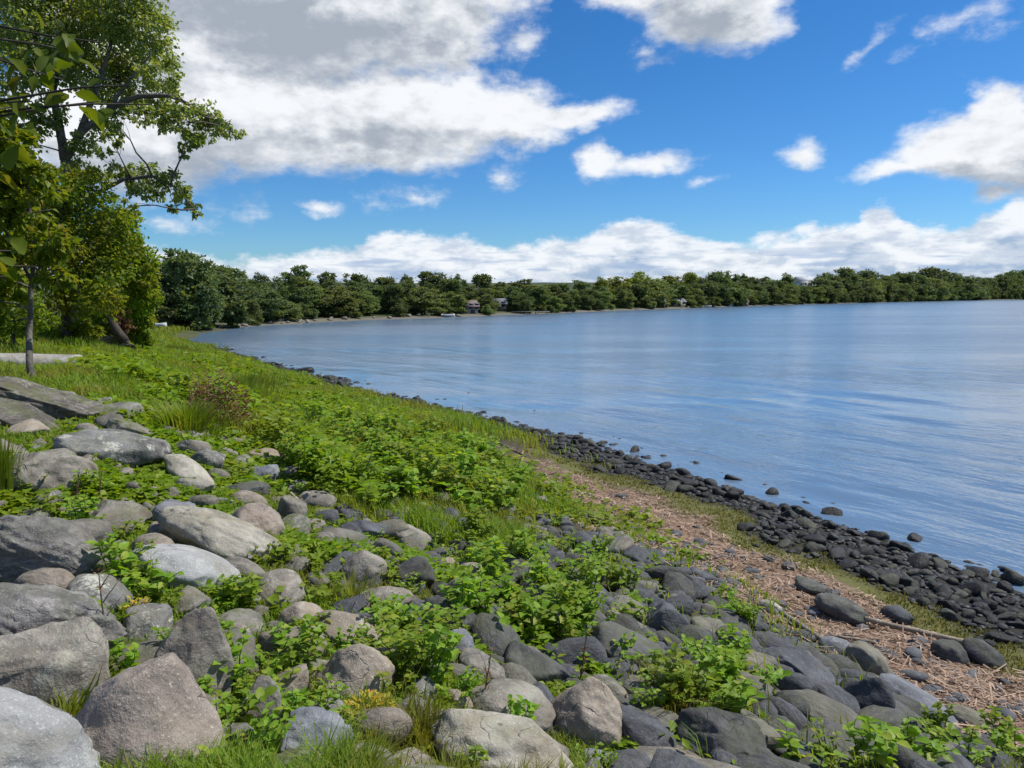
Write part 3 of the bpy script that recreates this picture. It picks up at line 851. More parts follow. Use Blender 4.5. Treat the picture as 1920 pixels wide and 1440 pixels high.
for q in top:
    x, y = cand[q]; s = size[q]
    mkey = random.choices(['slate', 'dark', 'mid', 'olive'], [4, 4, 1.4, 1])[0]
    o = bpy.data.objects.new('slope_stone', random.choice(slope_kinds[mkey])); COL.objects.link(o)
    hgt = s * random.uniform(.4, .7)
    o.scale = (s * random.uniform(.9, 1.35), s * random.uniform(.65, .9), hgt)
    o.rotation_euler = (random.gauss(0, .18), random.gauss(0.1, .2), math.radians(-55) + random.gauss(0, .7))
    o.location = (x, y, float(height(np.array([[x, y]]))[0]) + hgt * .12)
    tag(o, 'dark grey slate-like stone among the many lying on the bank slope', 'stone', 'dark stones on the bank slope')
    FOOT.append((x, y, s * .4))

bank_kinds = {m: stone_set(['block', 'round', 'slab', 'strat'], 4, m, 3, 'stone') for m in ('grey', 'mid', 'tan', 'lichen', 'moss')}
ROCKY = gpoly([(-60, 720), (240, 760), (420, 800), (530, 850), (560, 910), (640, 970), (800, 1000), (900, 1060), (1180, 1240), (1180, 1500), (1000, 1900), (-300, 1900), (-300, 900)])
cand = polar(2600, 2.3, 14, -40, 12); cand = cand[in_poly(cand, ROCKY)]
size = np.exp(RNG.normal(math.log(.19), .38, len(cand))).clip(.08, .42); order = np.argsort(-size); cand, size = cand[order], size[order]
k = scatter(cand, size, .95, FOOT); cand, size = cand[k], size[k]
k = np.sort(RNG.permutation(len(cand))[:235]); cand, size = cand[k], size[k]
for q in range(len(cand)):
    x, y = cand[q]; s = size[q]; mkey = random.choices(['grey', 'mid', 'tan', 'lichen', 'moss'], [4, 4, 2, 2, 2])[0]
    o = bpy.data.objects.new('bank_stone', random.choice(bank_kinds[mkey])); COL.objects.link(o); hgt = s * random.uniform(.5, .8)
    o.scale = (s * random.uniform(1, 1.4), s * random.uniform(.7, .95), hgt); o.rotation_euler = (random.gauss(0, .2), random.gauss(.1, .25), random.uniform(-2, .3))
    o.location = (x, y, float(height(np.array([[x, y]]))[0]) + hgt * random.uniform(.05, .2))
    tag(o, 'smaller weathered grey stone half sunk in grass among the bank boulders', 'stone', 'smaller stones between the bank boulders'); FOOT.append((x, y, s * .38))
wet_kinds = stone_set(['slab', 'block', 'strat', 'round'], 9, 'wet', 3, 'stone') + stone_set(['block', 'slab', 'round'], 6, 'wetgrey', 3, 'stone')
cand = polar(40000, 6.5, 75, -36, 38)
cs = sdist(cand); r = np.linalg.norm(cand, axis=1)
d = np.where(cs > 0, 1 - sstep(1.4, 2.1, cs + fbm(cand * .8, 3, 51) * .6), np.exp(cs / .55) * .42)
d = d * (cs > -2.6) * np.where(r > 22, np.where(cs > 0, 1 - sstep(1.2, 1.9, cs + .4 * fbm(cand * .4, 2, 53)), .8), 1)
ok = RNG.random(len(cand)) < d
cand, cs, r = cand[ok], cs[ok], r[ok]
size = np.exp(RNG.normal(math.log(.118), .42, len(cand))).clip(.05, .36) * np.clip(r / 16, .85, 1.35)
order = np.argsort(-size); cand, size, cs, r = cand[order], size[order], cs[order], r[order]
k = scatter(cand, size, .54); cand, size, cs, r = cand[k], size[k], cs[k], r[k]
zg = height(cand, cs)
app = size / r; order = np.argsort(-app)
WATER_STONES = [(790, 758, 30, 10), (835, 772, 26, 9), (862, 775, 22, 9), (690, 722, 12, 6), (668, 720, 10, 6), (620, 716, 10, 10), (570, 698, 36, 10), (1505, 965, 30, 12), (1560, 966, 34, 10), (1512, 988, 36, 14), (1548, 985, 22, 8), (1600, 1002, 26, 10), (1634, 1017, 24, 12), (1665, 1024, 22, 10), (1688, 1032, 36, 14), (1755, 1055, 26, 14), (1830, 1078, 36, 12), (1372, 930, 16, 9), (1394, 934, 12, 7), (1440, 952, 20, 9), (1720, 1060, 44, 12), (1905, 1090, 40, 14), (640, 720, 8, 5), (905, 790, 26, 9), (1230, 880, 16, 8), (1205, 870, 18, 9)]
def wet_stone(x, y, z, sx, sy, sz, label, group):
    o = bpy.data.objects.new('shore_stone', random.choice(wet_kinds)); COL.objects.link(o)
    o.scale = (sx, sy, sz); o.location = (x, y, z)
    o.rotation_euler = (random.gauss(0, .28), random.gauss(0, .28), random.uniform(-1.6, 1.2))
    tag(o, label, 'stone', group)
for (px, py, w, h) in WATER_STONES:
    g = G(px, py); dist = np.linalg.norm(g - CAM); s = w * dist / F
    wet_stone(g[0], g[1], max(g[2], 0.0) + .02, s, s * .8, max(.5 * s, h * dist / F * .9), 'dark stone standing by itself in the shallow water off the bank', 'stones standing in the shallows')
for q in order[:250]:
    s = size[q]
    wet_stone(cand[q, 0], cand[q, 1], max(zg[q], -.03) + s * .06, s * random.uniform(.9, 1.4), s * random.uniform(.65, .95), s * random.uniform(.5, .9),
              'small dark wet stone in the crowded strip along the waterline', 'dark wet stones along the waterline')
PV, PT = [], []; nv = 0
bases = [rock_shape(700 + k, ['pebble', 'block', 'slab'][k % 3], 2) for k in range(6)]
for q in order[250:]:
    P, T = bases[q % 6]; s = size[q]; a = RNG.uniform(0, 6.3)
    P = P * np.array([s * .6, s * .45, s * RNG.uniform(.22, .36)])
    P = np.stack([P[:, 0] * math.cos(a) - P[:, 1] * math.sin(a), P[:, 0] * math.sin(a) + P[:, 1] * math.cos(a), P[:, 2]], 1)
    PV.append(P + [cand[q, 0], cand[q, 1], max(zg[q], -.03) + s * .06]); PT.append(T + nv); nv += len(P)
o = link('shore_gravel', mesh_from('shore_gravel', np.concatenate(PV), np.concatenate(PT), True), RM['wet'])
tag(o, 'mass of smaller dark wet pebbles packed along the waterline', 'pebbles', kind='stuff')
print('stones', len(order), 'slope', len(top))
# ------------------------------------------------------------------ grass, weeds and reed litter
M_grass = leaf_mat('grass_blades', (.135, .235, .016), (.23, .33, .03), (.32, .31, .08), .45, .55, .10, patch=(.7, (.26, .25, .05)))
M_cover = leaf_mat('cover_leaves', (.115, .225, .010), (.225, .36, .022), (.31, .39, .06), .45, .5, .14, patch=(.5, (.21, .27, .025)))
M_weed = leaf_mat('weed_leaves', (.16, .28, .018), (.29, .41, .045), (.36, .41, .06), .5, .45, .14)
M_stem = rock_mat('weed_stem', (.12, .13, .05), (.06, .065, .03), (.18, .18, .08), 0)
M_moss = leaf_mat('moss_blades', (.11, .115, .02), (.21, .20, .05), (.27, .24, .09), .3, .7, .15)
M_reed = leaf_mat('reed_straw', (.31, .205, .14), (.54, .40, .285), (.13, .09, .065), .1, .8, .22)
M_rust = leaf_mat('rusty_leaves', (.14, .065, .035), (.24, .13, .075), (.30, .22, .12), .25, .7, .2)
M_yellow = leaf_mat('yellow_leaves', (.45, .36, .02), (.36, .34, .04), (.5, .26, .02), .3, .5, .15)
FT = np.array(FOOT)
def clear_of_rocks(P, k=1.0):
    ok = np.ones(len(P), bool)
    for s in range(0, len(P), 20000):
        q = P[s:s + 20000]
        d2 = (q[:, None, 0] - FT[None, :, 0]) ** 2 + (q[:, None, 1] - FT[None, :, 1]) ** 2
        ok[s:s + 20000] = ~(d2 < (FT[None, :, 2] * k) ** 2).any(1)
    return ok

ROCKY = gpoly([(-60, 720), (240, 760), (420, 800), (530, 850), (560, 910), (640, 970), (800, 1000), (900, 1060), (1180, 1240), (1180, 1500), (-300, 1500), (-300, 900)])
# ---- grass
P = polar(155000, 1.7, 96, -38, 37)
s = sdist(P); r = np.linalg.norm(P, axis=1)
lush = soft_poly(P, LUSH); rocky = in_poly(P, ROCKY); stony = in_poly(P, STONY)
n1 = fbm(P * .9, 3, 81)
dens = np.where(rocky, (.25 + .75 * sstep(-.55, .15, n1)) * .8, .9) * sstep(5.0, 6.2, s + fbm(P * .8, 2, 52) * .5)
dens = np.where(stony, .03, dens) * (.35 + .65 * sstep(2.0, 3.4, r))
dens = np.maximum(dens, sstep(16, 24, P[:, 1]) * sstep(1.3, 2.1, s + .4 * fbm(P * .4, 2, 53)) * .95)
dens = np.where(lush & (r < 24), dens * .5, dens)
ok = (RNG.random(len(P)) < dens) & clear_of_rocks(P) & (r < 96)
P, s, r, rocky, lush = P[ok], s[ok], r[ok], rocky[ok], lush[ok]
nb = 6
Q = np.repeat(P, nb, 0); rq = np.repeat(r, nb); rk = np.repeat(rocky, nb)
Q = Q + RNG.normal(0, 1, Q.shape) * (.012 * rq ** .8)[:, None].clip(.012, .5)
L = RNG.uniform(.5, 1.15, len(Q)) * np.where(rk, .072, .20) * (1 + .022 * rq) * np.repeat(1 + .5 * fbm(P * .6, 2, 91), nb)
W = (.0045 + .00105 * rq) * RNG.uniform(.7, 1.3, len(Q))
a = RNG.uniform(0, 2 * PI, len(Q))
D = np.stack([np.cos(a), np.sin(a), np.zeros(len(Q))], 1)
V, T = blades(np.concatenate([Q, (height(Q) - .01)[:, None]], 1), D, L.clip(.03, .7), W, RNG.uniform(.2, .95, len(Q)))
o = link('grass', mesh_from('grass', V, T), M_grass); tag(o, 'short green grass growing between the rocks and over the bank', 'grass', kind='stuff')
print('grass blades', len(Q))

# ---- low leafy ground cover
P = polar(52000, 2.2, 60, -38, 20)
s = sdist(P); r = np.linalg.norm(P, axis=1)
lush = soft_poly(P, LUSH); rocky = in_poly(P, ROCKY); stony = in_poly(P, STONY)
n1 = fbm(P * .8, 3, 101)
dens = np.where(lush, .95, np.where(rocky, sstep(-.5, .35, n1) * .75, .30)) * sstep(3.6, 4.6, s + fbm(P * .8, 2, 52) * .4)
dens = np.where(lush & (P[:, 1] > 14), np.maximum(dens, .9 * sstep(1.5, 2.3, s)), dens)
dens = np.where(stony, .05, dens)
DOCK = G(410, 790)[:2]
dens = dens * sstep(.6, 1.1, np.linalg.norm((P - DOCK) * [1.0, .75], axis=1))
ok = (RNG.random(len(P)) < dens) & clear_of_rocks(P, .9)
P, r, lush = P[ok], r[ok], lush[ok]
nl = 8
Q = np.repeat(P, nl, 0); rq = np.repeat(r, nl); lq = np.repeat(lush, nl)
a = RNG.uniform(0, 2 * PI, len(Q)); hcl = np.repeat(.6 + .75 * fbm(P * 1.0, 3, 111), nl).clip(.12, 1.6)
hh = RNG.uniform(.15, 1, len(Q)) * np.where(lq, .46, .115) * hcl * (1 - .62 * sstep(11, 22, rq))
rad_ = RNG.uniform(.2, 1, len(Q)) * (.03 + .010 * rq).clip(.03, .4)
B0 = np.stack([Q[:, 0] + np.cos(a) * rad_, Q[:, 1] + np.sin(a) * rad_], 1)
B0 = np.concatenate([B0, (height(B0) + hh)[:, None]], 1)
a2 = a + RNG.normal(0, .8, len(Q))
D = np.stack([np.cos(a2), np.sin(a2), RNG.uniform(-.5, .6, len(Q))], 1)
N = np.stack([RNG.normal(0, .35, len(Q)), RNG.normal(0, .35, len(Q)), np.ones(len(Q))], 1)
L = RNG.uniform(.5, 1.5, len(Q)) * (.030 + .0066 * rq)
V, T = leaf_tris(B0, D, N, L, L * RNG.uniform(.5, .75, len(Q)))
o = link('ground_cover', mesh_from('ground_cover', V, T), M_cover); tag(o, 'lush low leafy ground cover spreading over the bank', 'ground cover', kind='stuff')
print('cover leaves', len(Q))

# ---- mossy strip behind the wet stones
P = polar(40000, 6, 26, -20, 38)
s = sdist(P) + fbm(P * .8, 3, 51) * .5; r = np.linalg.norm(P, axis=1)
ok = (RNG.random(len(P)) < sstep(1.5, 1.9, s) * (1 - sstep(2.6, 3.2, s)) * sstep(-.8, .1, fbm(P * 1.2, 2, 121)) ) & clear_of_rocks(P)
P, r = P[ok], r[ok]
Q = np.repeat(P, 4, 0) + RNG.normal(0, .04, (len(P) * 4, 2)); rq = np.repeat(r, 4)
a = RNG.uniform(0, 2 * PI, len(Q)); D = np.stack([np.cos(a), np.sin(a), np.zeros(len(Q))], 1)
V, T = blades(np.concatenate([Q, (height(Q) - .01)[:, None]], 1), D, RNG.uniform(.03, .08, len(Q)), .006 + .0009 * rq, RNG.uniform(.3, 1, len(Q)))
o = link('shore_moss', mesh_from('shore_moss', V, T), M_moss); tag(o, 'olive mossy strip of short growth behind the wet stones', 'moss', kind='stuff')

# ---- brown reed litter washed up on the bank
P = polar(70000, 4.2, 19, -12, 39)
s = sdist(P) + fbm(P * .8, 3, 51) * .5
ok = (RNG.random(len(P)) < sstep(2.6, 3.1, s) * (1 - sstep(4.4, 5.4, s)) * (.55 + .45 * sstep(-.5, .1, fbm(P * 1.4, 3, 131))) * (1 - sstep(13, 18, P[:, 1]))) & clear_of_rocks(P, .9)
P = P[ok]; n = len(P); r = np.linalg.norm(P, axis=1)
a = math.atan2(ddir[1], ddir[0]) + RNG.normal(0, .9, n)
D = np.stack([np.cos(a), np.sin(a), RNG.normal(0, .16, n)], 1)
L = RNG.uniform(.03, .16, n) * np.where(RNG.random(n) < .12, 2.6, 1); W = RNG.uniform(.003, .011, n) * (1 + r * .05)
z = height(P) + RNG.uniform(.004, .03, n) + .05 * np.maximum(0, fbm(P * 2.2, 2, 141))
S = np.stack([-D[:, 1], D[:, 0], RNG.normal(0, .3, n)], 1)
A = np.concatenate([P, z[:, None]], 1)
hl, hw = (L * .5)[:, None], (W * .5)[:, None]
V = np.stack([A - D * hl - S * hw, A - D * hl + S * hw, A + D * hl + S * hw, A + D * hl - S * hw], 1).reshape(-1, 3)
o = link('reed_litter', mesh_from('reed_litter', V, np.arange(n * 4).reshape(-1, 4)), M_reed); tag(o, 'brown dead reed litter washed up in a long band', 'reed litter', kind='stuff')

# ---- leafy weeds standing among the stones, each a plant with stems and foliage
def weed_meshes(seed, nst, hgt, leaf, mat, spread=.5, pairs=7, droop=.2):
    r = np.random.default_rng(seed); st = MB(); LP, LD, LN, LL = [], [], [], []
    for k in range(nst):
        a = r.uniform(0, 2 * PI); H = hgt * r.uniform(.6, 1.1); out_ = spread * H * r.uniform(.3, 1.1)
        t = np.linspace(0, 1, 7)[:, None]
        base = np.array([math.cos(a), math.sin(a), 0]) * r.uniform(0, .07)
        pts = base + np.array([math.cos(a), math.sin(a), 0]) * out_ * t ** 1.3 + np.array([0, 0, 1]) * H * (t - .22 * t ** 2.5)
        pts[1:] += r.normal(0, .012, (6, 3))
        st.tube(pts, np.linspace(.0065, .0025, 7), 5)
        for m in range(pairs):
            u = .18 + .82 * (m + r.uniform(0, .5)) / pairs
            p = pts[0] + (pts[-1] - pts[0]) * 0
            f = u * 6; i0 = min(int(f), 5); p = pts[i0] + (pts[i0 + 1] - pts[i0]) * (f - i0)
            az = r.uniform(0, 2 * PI)
            for sgn in (0, PI):
                b = az + sgn + r.normal(0, .3)
                LP.append(p); LD.append([math.cos(b), math.sin(b), r.uniform(-droop, .55)])
                LN.append([r.normal(0, .3), r.normal(0, .3), 1]); LL.append(leaf * r.uniform(.6, 1.2) * (1.1 - .45 * abs(u - .5)))
    LP, LD, LN, LL = map(np.array, (LP, LD, LN, LL))
    V, T = broad_leaf(LP, LD, LN, LL, LL * r.uniform(.6, .85, len(LL)))
    fo = mesh_from('foliage', V, T); fo.materials.append(mat)
    sm = st.mesh('stem', True); sm.materials.append(M_stem)
    return sm, fo
WEEDS = [weed_meshes(11 + k, n_, h_, l_, M_weed, sp, pr) for k, (n_, h_, l_, sp, pr) in enumerate([(7, .42, .085, .6, 6), (9, .50, .075, .5, 8), (6, .34, .10, .8, 5), (10, .38, .065, .9, 7), (5, .55, .09, .4, 8)])]
weed_spots = [  # px, py of the foot, size, label
    (1085, 1090, 1.15), (1150, 1110, 1.0), (1185, 1140, .9), (1040, 1120, 1.1), (1000, 1075, 1.1), (950, 1060, 1.0), (1120, 1060, .9), (980, 1140, 1.1), (1075, 1170, .95), (930, 1110, 1.0),
    (1020, 1190, 1.0), (900, 1160, .9), (960, 1195, .85), (1110, 1205, .8), (860, 1185, .8), (1050, 1040, .9), (905, 1020, .9), (1000, 1020, .85), (870, 1060, .8), (1090, 1130, 1.0),
    (1370, 1340, 1.1), (1300, 1330, 1.0), (1410, 1300, .95), (1330, 1270, .95), (1385, 1240, .8), (1290, 1260, .7), (1350, 1310, 1.05), (1420, 1340, .8), (1240, 1330, .75), (1220, 1290, .7),
    (1375, 1165, .95), (1400, 1180, .75), (1350, 1180, .7),
    (770, 1240, .9), (800, 1290, .85), (740, 1190, .8), (830, 1250, .7), (790, 1190, .9), (850, 1310, .6), (760, 1290, .8), (720, 1160, .6), (1180, 1260, .7), (1130, 1280, .6),
    (540, 1290, .8), (560, 1250, .7), (510, 1270, .7), (440, 1300, .75), (420, 1380, .8), (450, 1440, .8), (520, 1230, .6),
    (100, 985, .8), (150, 1000, .75), (130, 960, .8), (60, 930, .7), (245, 1110, .85), (280, 1130, .8), (270, 1090, .7), (160, 960, .6),
    (1570, 1450, .8), (1650, 1460, .9), (1700, 1440, .9), (1760, 1400, .8), (1740, 1440, .8), (1800, 1450, .9), (1880, 1400, .7), (1900, 1430, .9), (1680, 1410, .6), (1500, 1460, .8), (1840, 1440, .8),
    (720, 930, .8), (600, 930, .7), (560, 890, .7), (800, 940, .9), (880, 950, .8), (660, 900, .8), (760, 900, .8), (950, 965, .8), (1040, 985, .6),
]
def copy_plant(parts, name, loc, rz, sc, label, cat, group):
    e = empty(name, loc, rz); e.scale = (sc, sc, sc); tag(e, label, cat, group)
    for nm, me in parts:
        c = bpy.data.objects.new(nm, me); COL.objects.link(c); c.parent = e
    return e
lush_c = polar(900, 6.5, 15, -32, 6); dk = DOCK; lush_c = lush_c[in_poly(lush_c, LUSH) & (np.linalg.norm((lush_c - dk * .95) * [1, .7], axis=1) > 1.2)][:110]
for k, (x, y) in enumerate(lush_c):
    sm, fo = WEEDS[k % 5]
    copy_plant([('stem', sm), ('foliage', fo)], 'weed_plant', (x, y, float(height(np.array([[x, y]]))[0]) - .02), random.uniform(0, 6.28), random.uniform(.9, 1.6), 'leafy green weed standing up out of the lush carpet on the bank', 'weed', 'taller weeds in the lush leafy carpet')
gap_c = polar(600, 2.4, 9, -36, 8); gap_c = gap_c[in_poly(gap_c, ROCKY)]; gap_c = gap_c[clear_of_rocks(gap_c, 1.1)][:64]
for k, (x, y) in enumerate(gap_c):
    sm, fo = WEEDS[k % 5]
    copy_plant([('stem', sm), ('foliage', fo)], 'weed_plant', (x, y, float(height(np.array([[x, y]]))[0]) - .03), random.uniform(0, 6.28), random.uniform(.35, .65), 'small bright weed filling a gap between the bank boulders', 'weed', 'small weeds in gaps between the bank boulders')
weed_spots += [(px + random.uniform(-45, 45), py + random.uniform(-35, 30), sc * random.uniform(.7, 1.05)) for (px, py, sc) in weed_spots if 840 < px < 1220 and 980 < py < 1230 or 1200 < px < 1440 and py > 1220 or 700 < px < 850 and py > 1150]
for k, (px, py, sc) in enumerate(weed_spots):
    g = G(px, py); sm, fo = WEEDS[k % 5]
    where = ('by the tall clump beside the dark slab' if 1200 < px < 1450 and py > 1140 else 'in the thicket between grey boulders and reed litter' if px > 850 and py < 1220 and px < 1220 else
             'among the boulders on the lower bank' if px < 870 and py > 1140 else 'at the bottom edge beside dark stones' if px > 1450 else 'growing up behind the jagged and layered rocks' if px < 300 else 'on the upper edge of the leafy bank' if py < 1000 else 'in gaps between the stones')
    copy_plant([('stem', sm), ('foliage', fo)], 'weed_plant', g - np.array([0, 0, .02]), random.uniform(0, 6.28), sc * random.uniform(.85, 1.1), 'bright green broad-leaved weed ' + where, 'weed', 'broad-leaved weeds ' + where)

# ---- single plants that stand out
def grass_tuft(name, px, py, n, L, spread, W, mat, label, bend=(.2, .8), cat='grass tuft'):
    g = G(px, py); a = RNG.uniform(0, 2 * PI, n); rr = np.abs(RNG.normal(0, spread, n))
    base = np.stack([np.cos(a) * rr, np.sin(a) * rr, np.full(n, -.02)], 1)
    D = np.stack([np.cos(a), np.sin(a), np.zeros(n)], 1)
    V, T = blades(base, D, RNG.uniform(.55, 1.1, n) * L, RNG.uniform(.7, 1.3, n) * W, RNG.uniform(bend[0], bend[1], n))
    o = link(name, mesh_from(name, V, T), mat); o.location = g; tag(o, label, cat); return o
grass_tuft('grass_tuft', 5, 935, 260, .62, .07, .010, M_grass, 'tall upright grass tuft at the picture edge above the jagged rock', (.05, .4))
grass_tuft('grass_tuft', 430, 752, 1100, .62, .55, .022, M_grass, 'big tall yellow-green grass clump beside the rusty dock plant')
grass_tuft('grass_tuft', 455, 730, 1100, .55, .6, .022, M_grass, 'tall grass clump leaning over towards the waterline')
grass_tuft('grass_tuft', 350, 806, 700, .5, .28, .016, M_grass, 'dark green grass clump below the rusty dock plant', (.3, .9))
grass_tuft('grass_tuft', 310, 660, 1300, .5, .9, .035, M_grass, 'sunny tall grass at the point where the bank meets the bay')
grass_tuft('grass_tuft', 130, 1370, 240, .26, .12, .011, M_grass, 'grass tuft between the pale slab and the pinkish boulder', (.3, 1))
grass_tuft('grass_tuft', 790, 1390, 420, .24, .14, .007, M_grass, 'feathery grass tuft beside the long cracked boulder', (.2, .9))
grass_tuft('grass_tuft', 700, 1400, 420, .22, .16, .007, M_grass, 'feathery grass tuft in front of the yellow stonecrop', (.2, .9))
grass_tuft('grass_tuft', 660, 1130, 300, .22, .12, .009, M_grass, 'grass tuft at the end of the flat oval stone', (.2, .9))
grass_tuft('grass_tuft', 1280, 1330, 260, .34, .14, .007, M_moss, 'olive wispy grass tuft beside the leafy weed clump', (.2, .9))
def leafy_clump(name, px, py, n, R, H, leaf, mat, label, cat):
    g = G(px, py); a = RNG.uniform(0, 2 * PI, n); rr = R * np.sqrt(RNG.random(n))
    base = np.stack([np.cos(a) * rr, np.sin(a) * rr, RNG.uniform(.05, 1, n) * H * (1.1 - (rr / R) ** 2 * .6)], 1)
    D = np.stack([np.cos(a), np.sin(a), RNG.uniform(-.2, 1.0, n)], 1); N = np.stack([RNG.normal(0, .4, n), RNG.normal(0, .4, n), np.ones(n)], 1)
    L = RNG.uniform(.6, 1.2, n) * leaf
    V, T = leaf_tris(base, D, N, L, L * .55)
    e = empty(name, g); tag(e, label, cat)
    link('foliage', mesh_from('foliage', V, T), mat, e)
    st = MB()
    for k in range(9):
        j = RNG.integers(n); st.tube(wander([base[j, 0] * .3, base[j, 1] * .3, -.03], base[j], 5, .1), np.linspace(.006, .003, 5), 5)
    st.build('stem', M_stem, e, True)
    return e
leafy_clump('flowering_plant', 690, 1362, 420, .13, .15, .030, M_yellow, 'yellow-orange stonecrop plant in front of the big grey boulder', 'plant')
leafy_clump('flowering_plant', 258, 1152, 130, .07, .10, .030, M_yellow, 'small bright yellow plant below the white speckled rock', 'plant')
leafy_clump('dock_plant', 412, 794, 800, .42, .72, .075, M_rust, 'rusty brown dock plant gone to seed in tall grass', 'plant')
leafy_clump('dock_plant', 378, 776, 280, .16, .85, .06, M_rust, 'small dark reddish dock plant beside the bigger rusty one', 'plant')
def stalk(px, py, H, lean, label, branches=4, rad=.006):
    g = G(px, py); e = empty('dry_stalk', g); tag(e, label, 'stalk'); m = MB()
    p = wander([0, 0, -.03], [lean, 0, H], 8, .06); m.tube(p, np.linspace(rad, rad * .4, 8), 6)
    for k in range(branches):
        i0 = 2 + k % 5; dv = np.array([RNG.normal(0, .06), RNG.normal(0, .06), RNG.uniform(.05, .14)]) * H * 1.6
        m.tube(wander(p[i0], p[i0] + dv, 4, .1), np.linspace(rad * .5, rad * .25, 4), 5)
    m.build('stem', M_stem_dry, e, True)
    n = 26; ii = RNG.integers(2, 8, n); b = p[ii] + RNG.normal(0, .008, (n, 3)); D = RNG.normal(0, 1, (n, 3)); L = RNG.uniform(.015, .04, n)
    V, T = leaf_tris(b, D, np.tile([0, 0, 1.0], (n, 1)), L, L * .4); link('foliage', mesh_from('foliage', V, T), M_rust, e)
M_stem_dry = rock_mat('dry_stem', (.14, .10, .06), (.07, .05, .03), (.20, .15, .10), 0)
stalk(210, 1270, .52, -.03, 'tall dry reddish stalk rising in front of the layered rock', 6)
stalk(182, 965, .36, .06, 'thin brown dry stalk standing by the saddle-shaped stone')
stalk(142, 950, .32, .05, 'short brown stalk by the blocky greenish rock')
stalk(1085, 1290, .38, .05, 'dry brown stalk among weeds behind the tan egg-shaped boulder', 6)
stalk(905, 1330, .34, .05, 'pale thin dry stalk in front of the oval grey boulder')
# ------------------------------------------------------------------ trees
M_bark = rock_mat('bark_grey', (.17, .15, .125), (.07, .06, .05), (.27, .25, .21), 0, .3, (.28, .29, .24), band=0, rough=.9, bump=.9)
M_bark_dark = rock_mat('bark_dark', (.085, .07, .055), (.035, .03, .025), (.14, .12, .10), 0, rough=.9, bump=.9)
M_cotton = leaf_mat('cottonwood_leaves', (.15, .21, .045), (.25, .30, .09), (.36, .37, .22), .52, .42, .14, spec=.45)
M_bushy = leaf_mat('bushy_leaves', (.11, .22, .018), (.21, .32, .035), (.30, .35, .06), .55, .5, .12, patch=(.55, (.20, .21, .018)))
M_sap = leaf_mat('sapling_leaves', (.14, .23, .014), (.22, .31, .022), (.28, .27, .03), .48, .5, .12)
M_near = leaf_mat('near_leaves', (.09, .16, .010), (.15, .21, .014), (.19, .20, .02), .48, .5, .12)
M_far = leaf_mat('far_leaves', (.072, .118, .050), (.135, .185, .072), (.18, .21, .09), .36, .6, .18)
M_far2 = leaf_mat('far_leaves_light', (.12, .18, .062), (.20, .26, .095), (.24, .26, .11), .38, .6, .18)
M_far3 = leaf_mat('far_leaves_sun_tint', (.16, .23, .035), (.27, .32, .06), (.32, .34, .08), .25, .6, .18)  # sunlight on the far rise, put into a brighter yellow-green leaf colour

def clump_leaves(C, Rr, n, L, seed, flat=.8, droop=.25, shell=.35):
    """leaves through the volume of several clumps. C (k,3) centres, Rr (k,) radii, n leaves per clump"""
    r = np.random.default_rng(seed); P = []; O = []
    for c, R, m in zip(C, Rr, n):
        # sub-clusters give the clump an uneven outline with gaps
        k = max(3, int(m / 26)); u = r.normal(0, 1, (k, 3)); u /= np.linalg.norm(u, axis=1, keepdims=True)
        sc_ = c + u * (r.uniform(shell, 1.0, (k, 1)) ** .6) * R * np.array([1, 1, flat])
        q = np.repeat(sc_, max(1, int(m / k)), 0)
        off = r.normal(0, 1, q.shape) * np.array([1, 1, .65]) * R * .20
        P.append(q + off); O.append(q - c + off * .5)
    P = np.concatenate(P); O = np.concatenate(O); N0 = len(P)
    O = O / (np.linalg.norm(O, axis=1, keepdims=True) + 1e-6)
    D = O * .8 + r.normal(0, .6, (N0, 3)); D[:, 2] -= droop
    N = np.array([0, 0, .8]) + r.normal(0, .55, (N0, 3)) + O * .3
    ln = L * r.uniform(.65, 1.25, N0)
    return leaf_tris(P, D, N, ln, ln * r.uniform(.55, .85, N0))

def pix_clumps(lst, depth, spread, seed):
    r = np.random.default_rng(seed); C, R = [], []
    for (px, py, pr) in lst:
        y = depth + r.uniform(-spread, spread)
        C.append(at_depth(px, py, y)); R.append(pr * y / F)
    return np.array(C), np.array(R)

def tree_from(name, foot, trunk_runs, C, Rr, leaf, mat, label, cat='tree', group=None, per=900, bark=None, seed=1, limbs=True, droop=.25, flat=.85):
    """foot: base point; trunk_runs: [(points, r0, r1)]; C, Rr clumps in world space"""
    e = empty(name, foot); tag(e, label, cat, group); o3 = np.asarray(foot); m = MB(); skel = []
    r = np.random.default_rng(seed)
    for pts, r0, r1 in trunk_runs:
        P = [np.asarray(pts[0])]
        for a, b in zip(pts[:-1], pts[1:]): P += list(wander(a, b, 5, .05, rng=r)[1:])
        P = np.array(P); m.tube(P - o3, np.linspace(r0, r1, len(P)), 9); skel.append(P)
    S = np.concatenate(skel)
    if limbs:
        for c, R in zip(C, Rr):
            d = np.linalg.norm(S - c, axis=1) + np.maximum(0, S[:, 2] - c[2]) * 1.5; j = np.argmin(d)
            L = np.linalg.norm(S[j] - c)
            w = wander(S[j], c, 6, .10, .04, rng=r); m.tube(w - o3, np.linspace(min(.05, .012 * L + .012), .008, 6), 5)
            for q in range(5):
                v = r.normal(0, 1, 3); v /= np.linalg.norm(v)
                m.tube(wander(w[3 + q % 3], c + v * R * .85, 4, .1, rng=r) - o3, np.linspace(.012, .004, 4), 4)
    m.build('trunk', bark or M_bark, e, True)
    n = np.maximum(40, (per * (Rr / Rr.mean()) ** 2).astype(int))
    V, T = clump_leaves(C, Rr, n, leaf, seed + 5, flat, droop)
    link('crown', mesh_from('crown', V - o3, T), mat, e)
    return e

